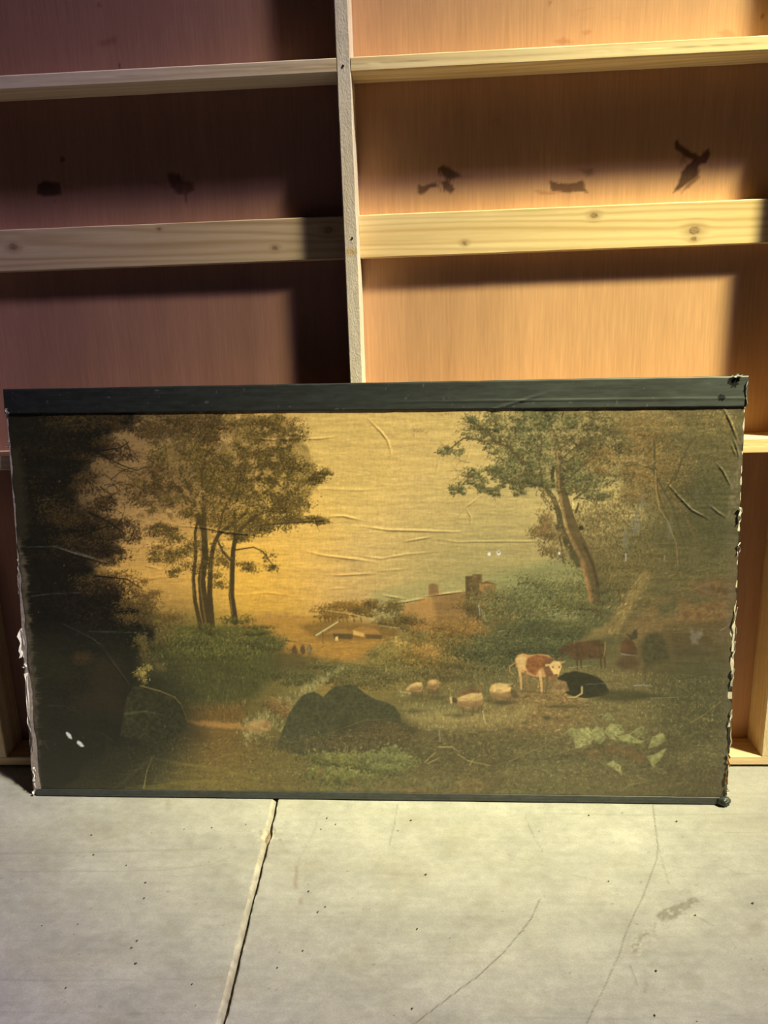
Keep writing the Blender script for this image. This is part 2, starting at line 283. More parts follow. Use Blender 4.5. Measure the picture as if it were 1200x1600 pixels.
    R.brush([(980,890),(1148,890),(1148,1010),(960,1010)],3600,.16,6,1.5,-.2,.4,.5); R.brush([(925,960),(1010,895),(1020,905),(965,1000)],700,.3,7,1.1,2.1,.25,.7,[(170,140,78),(140,116,64)])
    for p in ([(1000,985),(1045,958),(1060,952)],[(1075,925),(1110,910),(1146,906)],[(1060,948),(1056,958),(1060,970)]): R.stroke(p,1.2,.8,(140,112,66),.5)
    # boulder, seated figure and dark cow in shade
    R.poly([(1000,1018),(1006,1000),(1020,987),(1034,990),(1044,1004),(1048,1030),(1010,1045)], (64,59,42), soft=5, tex=.25, rag=4, alpha=.85); R.poly([(1040,990),(1100,985),(1120,1010),(1060,1030)], (70,60,42), soft=8, alpha=.6)
    R.poly([(972,1020),(974,1004),(981,997),(990,1001),(998,1014),(998,1024),(984,1026)], (82,60,42), soft=1.5); R.ell(978,1012,4,9,(108,68,46),soft=2,alpha=.8)
    R.poly([(980,990),(988,993),(993,984),(998,985),(998,998),(988,1001)], (66,60,46), soft=1); R.ell(984,1036,18,10,(74,58,42),soft=4,alpha=.8)
    R.poly([(878,1014),(890,1004),(920,1002),(938,1000),(946,1003),(950,1012),(949,1026),(940,1030),(915,1030),(900,1032),(893,1026)], (80,62,40), soft=1.6, tex=.25)
    for x, y in ((905,1046),(911,1044),(942,1046),(948,1044)): R.stroke([(x-1,1026),(x,y)],3.4,1.8,(76,60,38))
    R.ell(920,1012,18,8,(92,62,40),soft=4,alpha=.6); R.stroke([(948,1004),(948,1014),(946,1026)],1.4,1.2,(148,128,82)); R.poly([(874,1018),(884,1010),(892,1018),(884,1026)],(70,56,38),soft=1.5)
    # lying black cow
    R.poly([(874,1060),(886,1052),(902,1049),(920,1053),(936,1058),(948,1068),(955,1082),(948,1088),(915,1092),(890,1086),(878,1076)], (48,46,32), soft=.9, tex=.2)
    R.poly([(955,1078),(1000,1080),(1040,1088),(980,1098),(930,1094)], (62,58,36), soft=4, alpha=.8)
    R.poly([(866,1072),(874,1062),(888,1066),(892,1080),(880,1084),(868,1080)], (140,112,72), soft=1.2, tex=.3); R.stroke([(912,1074),(912,1084),(902,1090),(892,1090)],3,2,(190,160,110)); R.stroke([(908,1092),(922,1093)],2,1.2,(160,136,90))
    # standing cow
    R.poly([(808,1032),(812,1024),(820,1021),(830,1024),(845,1022),(860,1024),(868,1030),(872,1036),(870,1052),(862,1060),(850,1058),(838,1058),(828,1054),(816,1050),(810,1042)], (196,142,84), soft=.8)
    R.poly([(828,1028),(842,1023),(858,1026),(862,1040),(846,1046),(840,1056),(828,1050),(824,1040)], (158,88,46), soft=1.5, tex=.25)
    R.poly([(809,1030),(818,1024),(826,1028),(824,1046),(814,1046)], (208,170,112), soft=1.5)
    R.poly([(856,1028),(868,1028),(874,1040),(870,1056),(858,1060),(852,1046)], (122,80,52), soft=1.5)
    for p, w, c in (([(815,1046),(817,1062),(818,1078)],5,(196,156,100)),([(824,1050),(827,1066),(829,1076)],3.6,(150,108,66)),([(847,1052),(849,1068),(850,1084)],5,(206,160,106)),([(858,1058),(858,1072),(856,1082)],5,(112,84,58))): R.stroke(p,w,w*.5,c)
    R.poly([(860,1040),(868,1033),(878,1034),(881,1042),(878,1050),(875,1058),(870,1057),(866,1050)], (222,182,122), soft=.8); R.stroke([(857,1040),(862,1039)],4,2,(214,170,112)); R.stroke([(880,1036),(886,1034)],3,1.5,(184,140,90))
    R.stroke([(876,1032),(883,1028),(885,1021)],1.8,1,(90,72,48)); R.ell(872,1056,3,2.4,(130,84,66)); R.ell(867,1043,1.1,1.1,(50,36,24)); R.ell(877,1043,1.1,1.1,(50,36,24)); R.ell(867,1061,3.5,5,(126,92,60),soft=1.5)
    R.stroke([(808,1036),(800,1042),(800,1050),(806,1054)],1.6,1.2,(170,130,82)); R.stroke([(818,1080),(860,1084)],3,2,(84,66,40),.5,soft=2)
    # sheep
    def sheep(body, legs, head, tone=(196,158,98), face=(150,118,76)):
        B = np.array(body, float); cx = B[:, 0].mean(); y0, y1 = B[:, 1].min(), B[:, 1].max(); x0, x1 = B[:, 0].min(), B[:, 0].max()
        R.poly([(x0,y1+5),(cx,y1+3),(x1+6,y1+5),(cx,y1+9)],(70,64,42),soft=2.5,alpha=.6)
        for q in legs: R.stroke(q,2.6,1.5,(92,74,48))
        R.poly(body,tone,soft=.8,tex=.22,rag=.8,ragsc=3)
        R.poly([(x0+1,y0+(y1-y0)*.55),(cx,y0+(y1-y0)*.62),(x1-1,y0+(y1-y0)*.45),(x1-2,y1-1),(cx,y1),(x0+3,y1-1)],(118,92,56),soft=2.2,alpha=.75)
        R.poly([(x0+2,y0+(y1-y0)*.34),(cx,y0+1),(x1-2,y0+2),(cx+2,y0+(y1-y0)*.36)],(222,186,122),soft=1.6,alpha=.75)
        R.poly(head,face,soft=.8)
    sheep([(642,1074),(648,1069),(657,1066),(663,1067),(665,1075),(662,1082),(654,1081),(646,1080)],[[(648,1079),(649,1087)],[(652,1079),(653,1086)],[(660,1079),(661,1088)],[(663,1077),(664,1086)]],[(638,1077),(642,1073),(646,1075),(643,1080),(640,1081)],face=(186,148,96))
    sheep([(671,1073),(673,1065),(680,1062),(687,1065),(690,1073),(684,1078),(674,1077)],[[(675,1074),(674,1088)],[(679,1075),(680,1087)],[(687,1074),(688,1086)]],[(686,1064),(691,1066),(694,1069),(689,1070)],(190,146,86),(170,134,84))
    R.poly([(720,1082),(730,1078),(748,1077),(752,1083),(738,1088),(724,1088)],(116,86,52),soft=1.2,tex=.25); R.ell(754,1077,3,3.6,(132,100,64))
    sheep([(718,1092),(730,1087),(745,1083),(756,1083),(759,1091),(757,1101),(748,1104),(734,1107),(724,1105),(717,1099)],[[(726,1103),(729,1118)],[(744,1102),(742,1119)],[(755,1098),(758,1119)],[(752,1100),(751,1115)]],[(707,1092),(712,1090),(719,1094),(718,1100),(711,1099)],(198,162,102),(84,68,48))
    R.poly([(706,1090),(710,1089),(711,1099),(708,1101)],(204,174,122),soft=.7); R.stroke([(709,1090),(707,1087)],1.4,1,(180,150,104)); R.stroke([(758,1112),(760,1124),(763,1131)],1.6,1.1,(196,176,124))
    sheep([(768,1078),(772,1070),(782,1067),(794,1070),(802,1074),(807,1080),(801,1090),(786,1094),(772,1091)],[[(771,1088),(772,1097)],[(780,1090),(779,1097)],[(796,1089),(797,1099)],[(800,1088),(800,1096)]],[(802,1076),(808,1079),(813,1087),(812,1093),(806,1091),(801,1084)],(206,168,108),(92,76,54))
    F(630,1085,14,6,120,[(150,136,84)],3,1.2,6)
    # --- left trees
    DK = [(52,40,20),(70,52,26),(40,32,16),(88,64,32)]; OL = [(66,55,25),(88,71,32),(50,43,20),(112,88,40)]; TR = (62,50,26)
    for p, w0, w1 in (([(330,985),(322,950),(318,905),(324,870),(322,830),(312,805),(296,785),(285,765),(275,755)],15,6),([(318,985),(308,940),(305,905),(309,870),(308,832),(314,806)],7,4),
        ([(335,988),(333,960),(331,930),(332,880),(338,850),(345,835),(372,815),(400,790)],10,4),([(371,972),(365,930),(366,900),(368,860),(372,835),(392,815),(405,805)],10,5),([(366,878),(352,862),(344,845)],4,2.5),
        ([(322,830),(322,780),(318,740),(330,700)],9,3),([(312,805),(300,770),(282,730),(285,715)],5,2.4),([(372,835),(370,800),(380,750),(378,720)],5,2.4),([(380,745),(395,715),(415,700)],3,1.6),
        ([(368,860),(400,855),(415,862),(428,880)],2.2,1.2),([(275,755),(258,750),(240,752)],3,1.5),([(430,820),(446,818),(470,812)],2,1)):
        R.stroke(p,w0,w1,TR)
    R.stroke([(325,975),(316,915),(318,880),(316,840)],2.4,1.6,(112,90,46),.7); R.stroke([(306,930),(303,905),(305,870)],1.8,1,(120,92,48),.7); R.stroke([(366,960),(362,920),(363,890)],2,1.4,(140,112,54),.6)
    for pts, c, al in (([(205,640),(350,640),(345,690),(300,700),(240,690)],(46,37,20),.45),([(240,720),(290,690),(350,690),(430,660),(480,690),(500,740),(480,800),(430,820),(380,835),(320,830),(280,800),(235,780)],(72,58,26),.34),
        ([(355,650),(440,645),(475,680),(440,720),(380,720)],(92,74,34),.45),([(225,750),(280,750),(270,800),(225,800)],(60,46,24),.5)):
        R.poly(pts,c,soft=3,alpha=al,rag=24,ragsc=13,tex=.5)
    for x, y, rx, ry, n, p in ((262,660,44,18,1300,DK),(320,664,38,20,1300,DK),(240,680,20,14,350,DK),(330,690,26,14,600,DK),(400,665,46,22,1000,OL),(440,668,36,20,700,OL),(280,712,40,26,1300,OL),(250,740,40,26,1100,DK),(320,735,52,36,2600,OL),(230,770,34,24,1000,DK),
        (385,720,48,34,2200,OL),(452,686,22,14,500,OL),(440,725,40,26,1500,OL),(480,738,34,18,700,OL),(410,770,52,34,2600,OL),(455,780,36,26,1100,OL),(340,780,50,34,2400,OL),(285,790,34,18,700,OL),(490,812,26,9,420,OL),(440,818,40,12,700,OL),
        (380,815,50,20,1200,OL),(255,826,24,12,420,DK),(280,850,36,16,560,OL),(262,868,24,14,360,OL),(300,875,34,18,420,OL),(345,870,26,20,380,OL),(400,838,30,10,360,OL),(424,880,14,14,150,OL),(390,885,20,10,200,OL),(340,905,20,14,200,OL),(280,895,16,8,150,OL),(505,745,14,8,160,OL)):
        F(x,y,rx,ry*1.15,int(n*1.2),p,3.2,1.4,max(8,n//70),.25,.35)
    for k in range(46):
        x, y = r.uniform(250,450), r.uniform(690,810); R.twig(x,y,r.uniform(-2.6,-.5),r.uniform(14,30),1.4,1,(58,44,22),.5,.6)
    for pq, w in (([(320,830),(312,800),(296,775),(280,757),(255,748),(232,752)],4),([(312,800),(300,765),(284,735),(286,712),(292,695)],3),([(322,815),(320,770),(318,735),(326,705),(330,685)],4),([(322,770),(340,735),(352,705)],2.6),([(345,835),(352,800),(372,760),(378,730),(396,708),(424,694),(448,690)],3.4),([(378,730),(374,705),(380,690)],2),([(372,835),(396,812),(430,790),(460,770),(486,752)],2.6),([(392,815),(420,806),(452,808)],2),([(296,775),(268,780),(244,790)],2)):
        R.stroke(pq,w,w*.35,(66,51,26),.75)
    for x, y, a in ((486,752,-.2),(500,742,-.3),(452,808,.1),(470,690,-.3),(440,690,-.2),(232,752,3.),(244,790,2.7),(330,685,-1.5),(292,695,-1.8),(262,822,2.8),(490,812,.2)):
        for q in range(3): R.twig(x,y,a+r.normal(0,.4),16,1.1,1,(70,54,27),.4,.7)
        F(x+9*math.cos(a),y+9*math.sin(a),13,7,130,OL,3.2,1.3,6)
    holes(340,740,120,70,900); holes(440,720,60,60,500); holes(260,760,50,50,360)
    for x, y, a in ((428,800,.9),(470,806,-.1),(412,862,.7),(450,690,-.3),(470,740,.0),(260,820,2.8),(270,850,2.9),(285,870,2.6)): R.twig(x,y,a,22,1.2,1,(76,58,28),.4,.7)
    for x, y, n in ((375,968,300),(330,985,400),(300,985,200),(410,985,500)): F(x,y,26,9,n,[(84,78,36),(64,62,30)],3,1.3,8)
    # --- dark mass of trees at the left margin
    BK = [(16,13,8),(26,20,11),(34,26,14),(12,11,8)]; BR = [(46,34,18),(34,26,14),(66,46,24),(24,19,11)]
    R.poly([(0,600),(210,600),(216,650),(180,680),(150,720),(128,760),(120,800),(170,830),(200,860),(150,890),(190,930),(240,960),(228,1020),(214,1040),(216,1070),(240,1090),(220,1150),(60,1250),(0,1250)], (17,15,10), soft=9, rag=18, ragsc=22, tex=.3)
    R.poly([(0,1000),(230,1000),(300,1090),(310,1150),(240,1190),(180,1245),(0,1260)], (34,33,22), soft=30, alpha=.75)
    for x, y, rx, ry, n, p in ((120,655,70,20,1600,BR),(190,660,34,18,700,BR),(90,700,60,30,1500,BK),(150,700,44,20,900,BR),(190,720,24,14,240,BR),(80,760,56,40,1400,BK),(140,750,40,20,560,BR),(110,800,60,30,1600,BR),(170,800,40,26,1300,BR),(190,830,34,22,900,BR),
        (130,850,60,26,1700,BR),(170,870,40,14,560,BR),(90,880,50,20,900,BK),(170,915,50,26,1500,[(80,56,28),(58,42,22),(38,28,15)]),(230,920,26,14,360,[(110,78,38),(84,60,30)]),(130,940,70,40,1800,BK),(220,955,40,24,1100,[(84,64,32),(58,48,24)]),(262,960,22,14,420,[(104,82,40),(78,64,32)]),
        (160,1000,60,40,1400,[(30,30,18),(22,24,16)]),(120,1080,60,60,1200,[(26,26,17),(34,28,18)]),(226,1010,18,30,600,[(90,76,38),(60,52,26)])): F(x,y,rx,ry,int(n*1.1),p,3.4,1.4,max(6,n//110),.25,.25)
    for p in ([(100,690),(150,705),(190,726),(215,735),(235,728)],[(150,705),(190,700),(204,690)],[(140,800),(170,815),(200,835)],[(150,900),(200,905),(225,920)],[(60,760),(100,735),(150,720)],[(120,840),(160,825),(190,820)]): R.stroke(p,3,1,(18,14,9),.9)
    for k in range(30): R.twig(r.uniform(110,200),r.uniform(660,880),r.uniform(-.8,.9),r.uniform(18,34),1.4,1,(22,17,10),.4,.8)
    for x, y, rx, ry in ((170,1060,30,40),(150,1100,36,18),(190,1110,14,16)): R.ell(x,y,rx,ry,(46,36,25),soft=10,alpha=.4)
    R.ell(130,1028,14,9,(74,48,28),soft=6,alpha=.4,rag=5)
    # low rock at the left with its lit rim
    R.poly([(190,1150),(200,1090),(212,1072),(235,1074),(262,1082),(280,1095),(290,1112),(296,1132),(280,1150),(230,1160)], (44,42,26), soft=1.5, tex=.3)
    R.stroke([(222,1072),(252,1080),(276,1090),(284,1100)],2,1.2,(120,104,54),.7); R.stroke([(285,1098),(293,1120),(296,1130)],1.4,.8,(100,80,42),.6); R.stroke([(198,1116),(230,1112),(258,1118)],4,1,(92,86,50),.45,soft=2)
    F(226,1055,14,18,340,[(150,128,62),(112,98,48)],3,1.2,6); R.brush([(70,1140),(300,1140),(300,1190),(70,1190)],1200,.25,5,1.2,1.3,.5,.4)
    # --- right-hand trees
    G1 = [(98,92,52),(78,76,42),(126,116,68),(64,61,35)]; G2 = [(84,76,42),(64,58,34),(112,96,54)]; AU = [(134,104,54),(110,90,48),(92,80,44),(150,118,62)]
    for pts, c, al in (([(780,640),(960,634),(985,690),(960,760),(900,770),(840,760),(790,735),(800,690)],(100,90,50),.3),([(960,634),(1160,634),(1150,800),(1100,860),(1040,800),(980,790),(960,720)],(92,82,50),.6)):
        R.poly(pts,c,soft=10,alpha=al,rag=15,ragsc=16,tex=.5)
    F(1000,690,60,56,5000,AU,3.4,1.4,24); F(1085,690,70,64,7000,[(96,86,50),(78,74,44),(116,98,54)],3.4,1.4,26,lit=.2); F(1040,740,60,50,2600,AU,3.4,1.4,18,lit=.2); F(1110,770,46,80,5000,[(78,76,48),(92,86,54)],3.4,1.4,18,lit=.12)
    F(1120,665,30,24,800,[(146,122,64),(112,98,54)],3.4,1.4,10); F(985,755,40,30,900,AU,3.4,1.4,12)
    for p, w0, w1 in (([(1060,880),(1058,850),(1050,820),(1040,800),(1030,770),(1025,730),(1024,690)],1.8,3),([(1070,850),(1052,790),(1035,760),(1022,735)],2,3.4),([(1028,735),(1000,726),(975,728)],3,1.4),([(1056,750),(1066,720),(1080,690)],3.4,2),([(1040,770),(1056,740)],3,2)):
        R.stroke(p,w0,w1,(74,66,40),.9)
    R.stroke([(1060,880),(1058,850),(1045,815),(1032,795),(1027,765),(1026,735)],1.6,2.2,(160,128,72),.85); R.stroke([(1056,785),(1068,800),(1076,815),(1086,838)],2.2,3,(140,98,54),.6)
    for p, w0, w1, c in (([(934,948),(930,915),(924,885),(912,855),(900,830),(890,800),(882,770),(878,740),(876,710),(868,680),(858,655),(850,628)],22,7,(92,76,48)),
        ([(908,880),(892,855),(880,825),(876,800),(868,778),(856,762),(850,752)],13,6,(78,70,46)),([(868,760),(866,740),(870,725)],6,4,(70,64,40)),([(822,724),(806,704),(790,697),(775,688),(766,675)],9,3.4,(92,80,50)),
        ([(790,697),(785,685),(782,676)],5,3,(84,72,44)),([(766,692),(752,688),(746,680)],2.6,1.6,(96,76,44)),([(746,686),(728,685),(715,695),(704,704)],2,1,(92,78,46)),([(738,660),(730,645)],2,1.4,(92,80,48)),([(766,675),(748,664),(738,660)],3,2,(92,80,48)),
        ([(852,700),(850,680),(848,668)],4,2.5,(80,70,44)),([(900,780),(915,768),(926,755)],3,1.8,(84,74,48)),([(900,700),(920,690),(938,688)],3,1.6,(92,78,48)),([(905,778),(920,780),(934,788)],2,1,(84,74,48)),([(876,660),(884,645)],4,3,(80,70,44)),
        ([(872,820),(880,850),(884,880)],3.4,2,(84,72,46)),([(822,748),(834,748)],2,1.4,(80,70,46)),([(826,760),(816,768)],1.6,1,(90,78,50))):
        R.stroke(p,w0,w1,c)
    R.stroke([(928,948),(922,915),(914,880),(902,855),(890,830)],7,5,(140,108,64),.7,soft=3); R.stroke([(926,945),(919,908),(910,880)],3,3,(176,124,66),.55,soft=2); R.stroke([(890,830),(882,795),(876,760),(874,715),(866,680),(858,660)],4,2.6,(164,128,74),.7,soft=1.5)
    R.stroke([(940,948),(936,912),(928,880),(914,850)],5,4,(62,52,34),.7,soft=2); R.brush([(870,700),(884,700),(940,945),(922,945)],700,.25,5,1.1,1.25,.3,.6); R.ell(911,825,4,4,(60,50,32)); R.stroke([(903,800),(907,786)],4,2,(80,64,40))
    for x, y, rx, ry, n, p in ((745,668,30,18,420,G1),(715,700,16,10,130,G1),(760,690,26,12,240,G1),(800,660,40,22,1000,G1),(840,655,36,20,1200,G1),(800,680,26,16,300,G1),(772,704,16,8,130,G1),(820,705,36,26,1000,G1),(850,690,26,30,1000,G1),(785,730,34,16,520,G1),(745,745,20,12,220,G1),(722,764,12,9,140,G1),
        (760,762,16,8,170,G1),(815,745,36,18,800,G1),(845,735,26,24,900,G1),(918,672,40,32,1900,G2),(950,690,34,34,1300,G2),(905,710,26,34,1000,G2),(925,740,40,26,1200,G1),(900,755,26,16,500,G1),(938,770,22,12,260,G1),(880,655,26,18,700,G1),(945,720,30,20,700,AU),(850,760,22,10,260,G1),(815,762,14,8,110,G1),(786,758,10,6,80,G1)):
        F(x,y,rx,ry*1.15,int(n*1.15),p,3.8,1.6,max(8,n//60),.25,.4)
    holes(820,690,80,50,700); holes(930,700,50,60,420); holes(1010,690,60,50,300,3)
    F(858,800,18,34,560,[(124,100,58),(104,84,48)],4.4,1.5,10,ang=1.4); F(846,830,24,18,340,[(128,102,58),(104,84,48)],4.4,1.5,9,ang=1.9); F(870,850,26,22,420,[(120,98,56),(98,82,48)],4.4,1.5,10,ang=1.8)
    for k in range(20): R.twig(r.uniform(730,840),r.uniform(665,755),r.uniform(2.2,3.6),r.uniform(12,24),1.2,1,(92,78,48),.5,.6)
    F(930,948,26,9,420,[(96,88,50),(78,74,44)],3.4,1.4,8); F(945,930,16,14,300,[(92,84,48),(76,72,42)],3.4,1.4,8)
    for pq, w in (([(822,724),(800,700),(778,690),(764,672),(745,660)],3.6),([(800,700),(786,676)],2.6),([(778,690),(752,688),(728,684),(706,702)],2),([(846,742),(820,742),(796,752),(780,766)],2),([(850,752),(846,720),(850,690),(846,665)],2.6),([(880,760),(905,735),(930,715),(945,690)],2.6),([(878,720),(900,700),(930,688),(955,690)],2.4),([(886,775),(912,765),(930,748)],2)):
        R.stroke(pq,w,w*.4,(84,68,42),.85)
    for x, y, a in ((706,702,2.6),(745,660,3.6),(722,764,2.7),(745,750,2.9),(780,766,2.4),(762,760,2.5),(786,672,-2.2),(816,764,2.),(938,772,.5),(850,668,-1.6)):
        for q in range(3): R.twig(x,y,a+r.normal(0,.4),13,1.,1,(88,72,44),.4,.6)
        F(x+6*math.cos(a),y+6*math.sin(a),11,7,90,G1,3.8,1.6,6)
    F(1120,800,40,70,1800,[(70,66,42),(86,78,50)],4,1.4,16,lit=.1); F(1080,770,40,40,1200,[(72,68,42),(90,82,50)],4,1.4,14,lit=.1)
    R.poly([(1020,800),(1120,790),(1145,850),(1100,890),(1040,880)],(76,70,46),soft=16,alpha=.35)
    F(720,645,40,8,200,[(170,140,84),(150,128,72)],3,1.3,8,alpha=.5); F(660,672,14,10,60,[(176,140,80)],3,1.3,6,alpha=.5)
    lum = R.a.mean(-1, keepdims=True); R.a *= 1.05+.13*np.clip(1.6-lum*3.6, 0, 1)
    # one old varnish over everything: greens lean to olive, nothing is cold or gaudy
    g = R.a[..., 1]; ex = np.maximum(0, g-R.a[..., 0]*.955); R.a[..., 1] = g-ex*.6; R.a[..., 0] += ex*.15
    b = R.a[..., 2]; R.a[..., 2] = b-np.maximum(0, b-R.a[..., 1]*.56)*.75
    q = R.a[..., 0]; R.a[..., 0] = q-np.maximum(0, q-R.a[..., 1]*1.28)*.5
    # --- wear of the print: scuffs, scratches, white spots, grey worn margins
    W = (206,204,190)
    for x, y, rx, ry in ((783,864,3.4,3.8),(768,866,2.6,3),(877,865,1.8,2.4)): R.ell(x,y,rx,ry,(236,230,206),soft=.6,rag=1)
    R.ell(783,863,1.4,1.4,(120,104,70))
    for x, y, a in ((109,1150,.9),(127,1163,.7)): R.ell(x,y,7,3,W,ang=a,soft=.8,rag=1.6,ragsc=3)
    for p, w, al in (([(980,866),(980,878)],2.6,.9),([(1040,868),(1040,880)],1.4,.7),([(752,946),(754,962)],2.6,.8),([(859,962),(885,962),(912,957)],1.2,.8),([(993,1072),(1008,1071),(1021,1074)],1.6,.8),([(973,1022),(985,1024),(998,1024)],1.5,.85),
        ([(892,1044),(928,1040)],1.2,.6),([(918,1070),(955,1068)],1.2,.5),([(1018,1092),(1060,1090),(1092,1090)],1.2,.5),([(782,987),(796,985)],1.2,.6),([(1126,986),(1142,975)],1.2,.6),([(42,855),(88,854)],.9,.6),([(85,854),(120,865),(180,882)],2,.55),([(120,862),(150,872)],3,.35),
        ([(48,932),(80,928),(135,926)],1,.6),([(140,987),(190,988),(242,990)],1,.5),([(100,975),(150,1000),(205,1070)],1.1,.4),([(75,1103),(100,1103),(125,1115)],1,.4),([(60,782),(85,780)],1,.4),([(550,670),(548,690)],2,.25),([(632,690),(635,735)],2,.22),([(690,1142),(692,1160)],1.6,.7),([(70,1160),(77,1174)],1,.6),([(160,1146),(180,1160)],1,.35)):
        R.stroke(p,w*.85,w*.4,W,al*(.45 if p[0][0] < 300 else .75))
    for x, y, h in ((998,815,34),(992,825,20),(1048,828,24),(980,835,16),(1005,785,20),(980,850,20)): R.ell(x,y,3.4,h*.6,(136,132,112),soft=3,alpha=.38)
    R.poly([(1078,985),(1084,982),(1088,990),(1098,984),(1100,992),(1090,1000),(1094,1008),(1082,1008)],(150,142,120),soft=2,alpha=.45,rag=3,ragsc=4)
    for k in range(60):
        x, y = r.uniform(1080,1150), r.uniform(760,1110); R.ell(x,y,r.uniform(1,7),r.uniform(2,9),(122,112,88),soft=3,alpha=r.uniform(.05,.25))
    for k in range(90):
        x, y = r.uniform(30,1150), r.uniform(640,1245); R.ell(x,y,r.uniform(.4,1),r.uniform(.4,1),(180,172,140),soft=.5,alpha=.6)
    # rubbed right margin (lighter olive strip below the fold) and torn brown left margin
    R.poly([(1162,640),(1150,700),(1146,740),(1138,790),(1134,812),(1156,812),(1160,760)],(118,104,70),soft=2.5,alpha=.6,tex=.4)
    R.poly([(1156,812),(1152,900),(1150,1000),(1142,1100),(1134,1250),(1122,1250),(1128,1120),(1136,1000),(1138,880),(1134,815)],(112,100,72),soft=7,alpha=.35,rag=6)
    ys = np.linspace(840,1240,90); xs = np.interp(ys,[840,900,1000,1100,1240],[32,42,50,60,63])+r.normal(0,2.4,90)
    R.poly([(-5,840)]+list(zip(xs,ys))+[(-5,1240)],(66,58,44),soft=2.2,tex=.4,alpha=.85)
    for k in range(60):
        i = r.integers(90); R.stroke([(xs[i]-4,ys[i]),(xs[i]+r.uniform(1,9),ys[i]+r.normal(0,1))],1.8,.6,(66,58,44),.7)
    R.poly([(10,700),(30,700),(40,760),(46,840),(20,850)],(44,38,26),soft=6,alpha=.6,rag=5)
    R.poly([(420,1236),(700,1242),(1120,1247),(1120,1256),(420,1248)],(112,94,50),soft=3,alpha=.4)
    # tooth of the canvas
    n = fbm(X/1.6, Y/1.6, 31, 2)-.5; h = vnoise(X/9, Y/1.3, 33)-.5; v = vnoise(X/1.3, Y/9, 34)-.5
    R.a *= (1+.14*n+.10*h+.07*v)[..., None]
    return R

# ---------------------------------------------------------------- helpers
def lin(c):
    c = np.clip(np.asarray(c, np.float32), 0, 1)
    return np.where(c <= .04045, c/12.92, ((c+.055)/1.055)**2.4)

def homography(src, dst):
    A = []; b = []
    for (x, y), (u, v) in zip(src, dst):
        A += [[x, y, 1, 0, 0, 0, -u*x, -u*y], [0, 0, 0, x, y, 1, -v*x, -v*y]]; b += [u, v]
    h = np.linalg.solve(np.array(A, float), np.array(b, float)); return np.r_[h, 1].reshape(3, 3)
def hmap(H, x, y):
    w = H[2, 0]*x+H[2, 1]*y+H[2, 2]
    return (H[0, 0]*x+H[0, 1]*y+H[0, 2])/w, (H[1, 0]*x+H[1, 1]*y+H[1, 2])/w

def sample(R, x, y):
    fx = np.clip(x-R.x0-.5, 0, R.w-1.001); fy = np.clip(y-R.y0-.5, 0, R.h-1.001)
    j = fx.astype(int); i = fy.astype(int); a = (fx-j)[..., None]; b = (fy-i)[..., None]
    return (R.a[i, j]*(1-a)+R.a[i, j+1]*a)*(1-b)+(R.a[i+1, j]*(1-a)+R.a[i+1, j+1]*a)*b

def make_mesh(name, v, faces, mat, parent=None, col=None, smooth=True):
    """v (n,3); faces: array (m,4) or list of tuples; col: (n,3) linear colour"""
    me = bpy.data.meshes.new(name); v = np.ascontiguousarray(v, np.float32)
    if isinstance(faces, np.ndarray):
        k = faces.shape[1]; n = len(faces)
        me.vertices.add(len(v)); me.vertices.foreach_set('co', v.ravel())
        me.loops.add(n*k); me.loops.foreach_set('vertex_index', np.ascontiguousarray(faces, np.int32).ravel())
        me.polygons.add(n); me.polygons.foreach_set('loop_start', np.arange(0, n*k, k, dtype=np.int32))
        me.update(calc_edges=True)
    else:
        me.from_pydata(v.tolist(), [], faces)
    me.polygons.foreach_set('use_smooth', np.full(len(me.polygons), smooth))
    if col is not None:
        at = me.color_attributes.new('Col', 'FLOAT_COLOR', 'POINT')
        at.data.foreach_set('color', np.c_[np.clip(col, 0, 1), np.ones(len(v))].astype(np.float32).ravel())
    me.materials.append(mat); me.validate()
    o = bpy.data.objects.new(name, me); C.objects.link(o)
    if parent is not None: o.parent = parent
    return o

def grid_faces(nr, nc, flip=False):
    i = np.arange(nr*nc).reshape(nr, nc)
    q = np.stack([i[:-1, :-1], i[:-1, 1:], i[1:, 1:], i[1:, :-1]], -1).reshape(-1, 4)
    return q[:, ::-1].copy() if flip else q

def tag(o, label=None, cat=None, group=None, kind=None):
    if label: o['label'] = label
    if cat: o['category'] = cat
    if group: o['group'] = group
    if kind: o['kind'] = kind
    return o

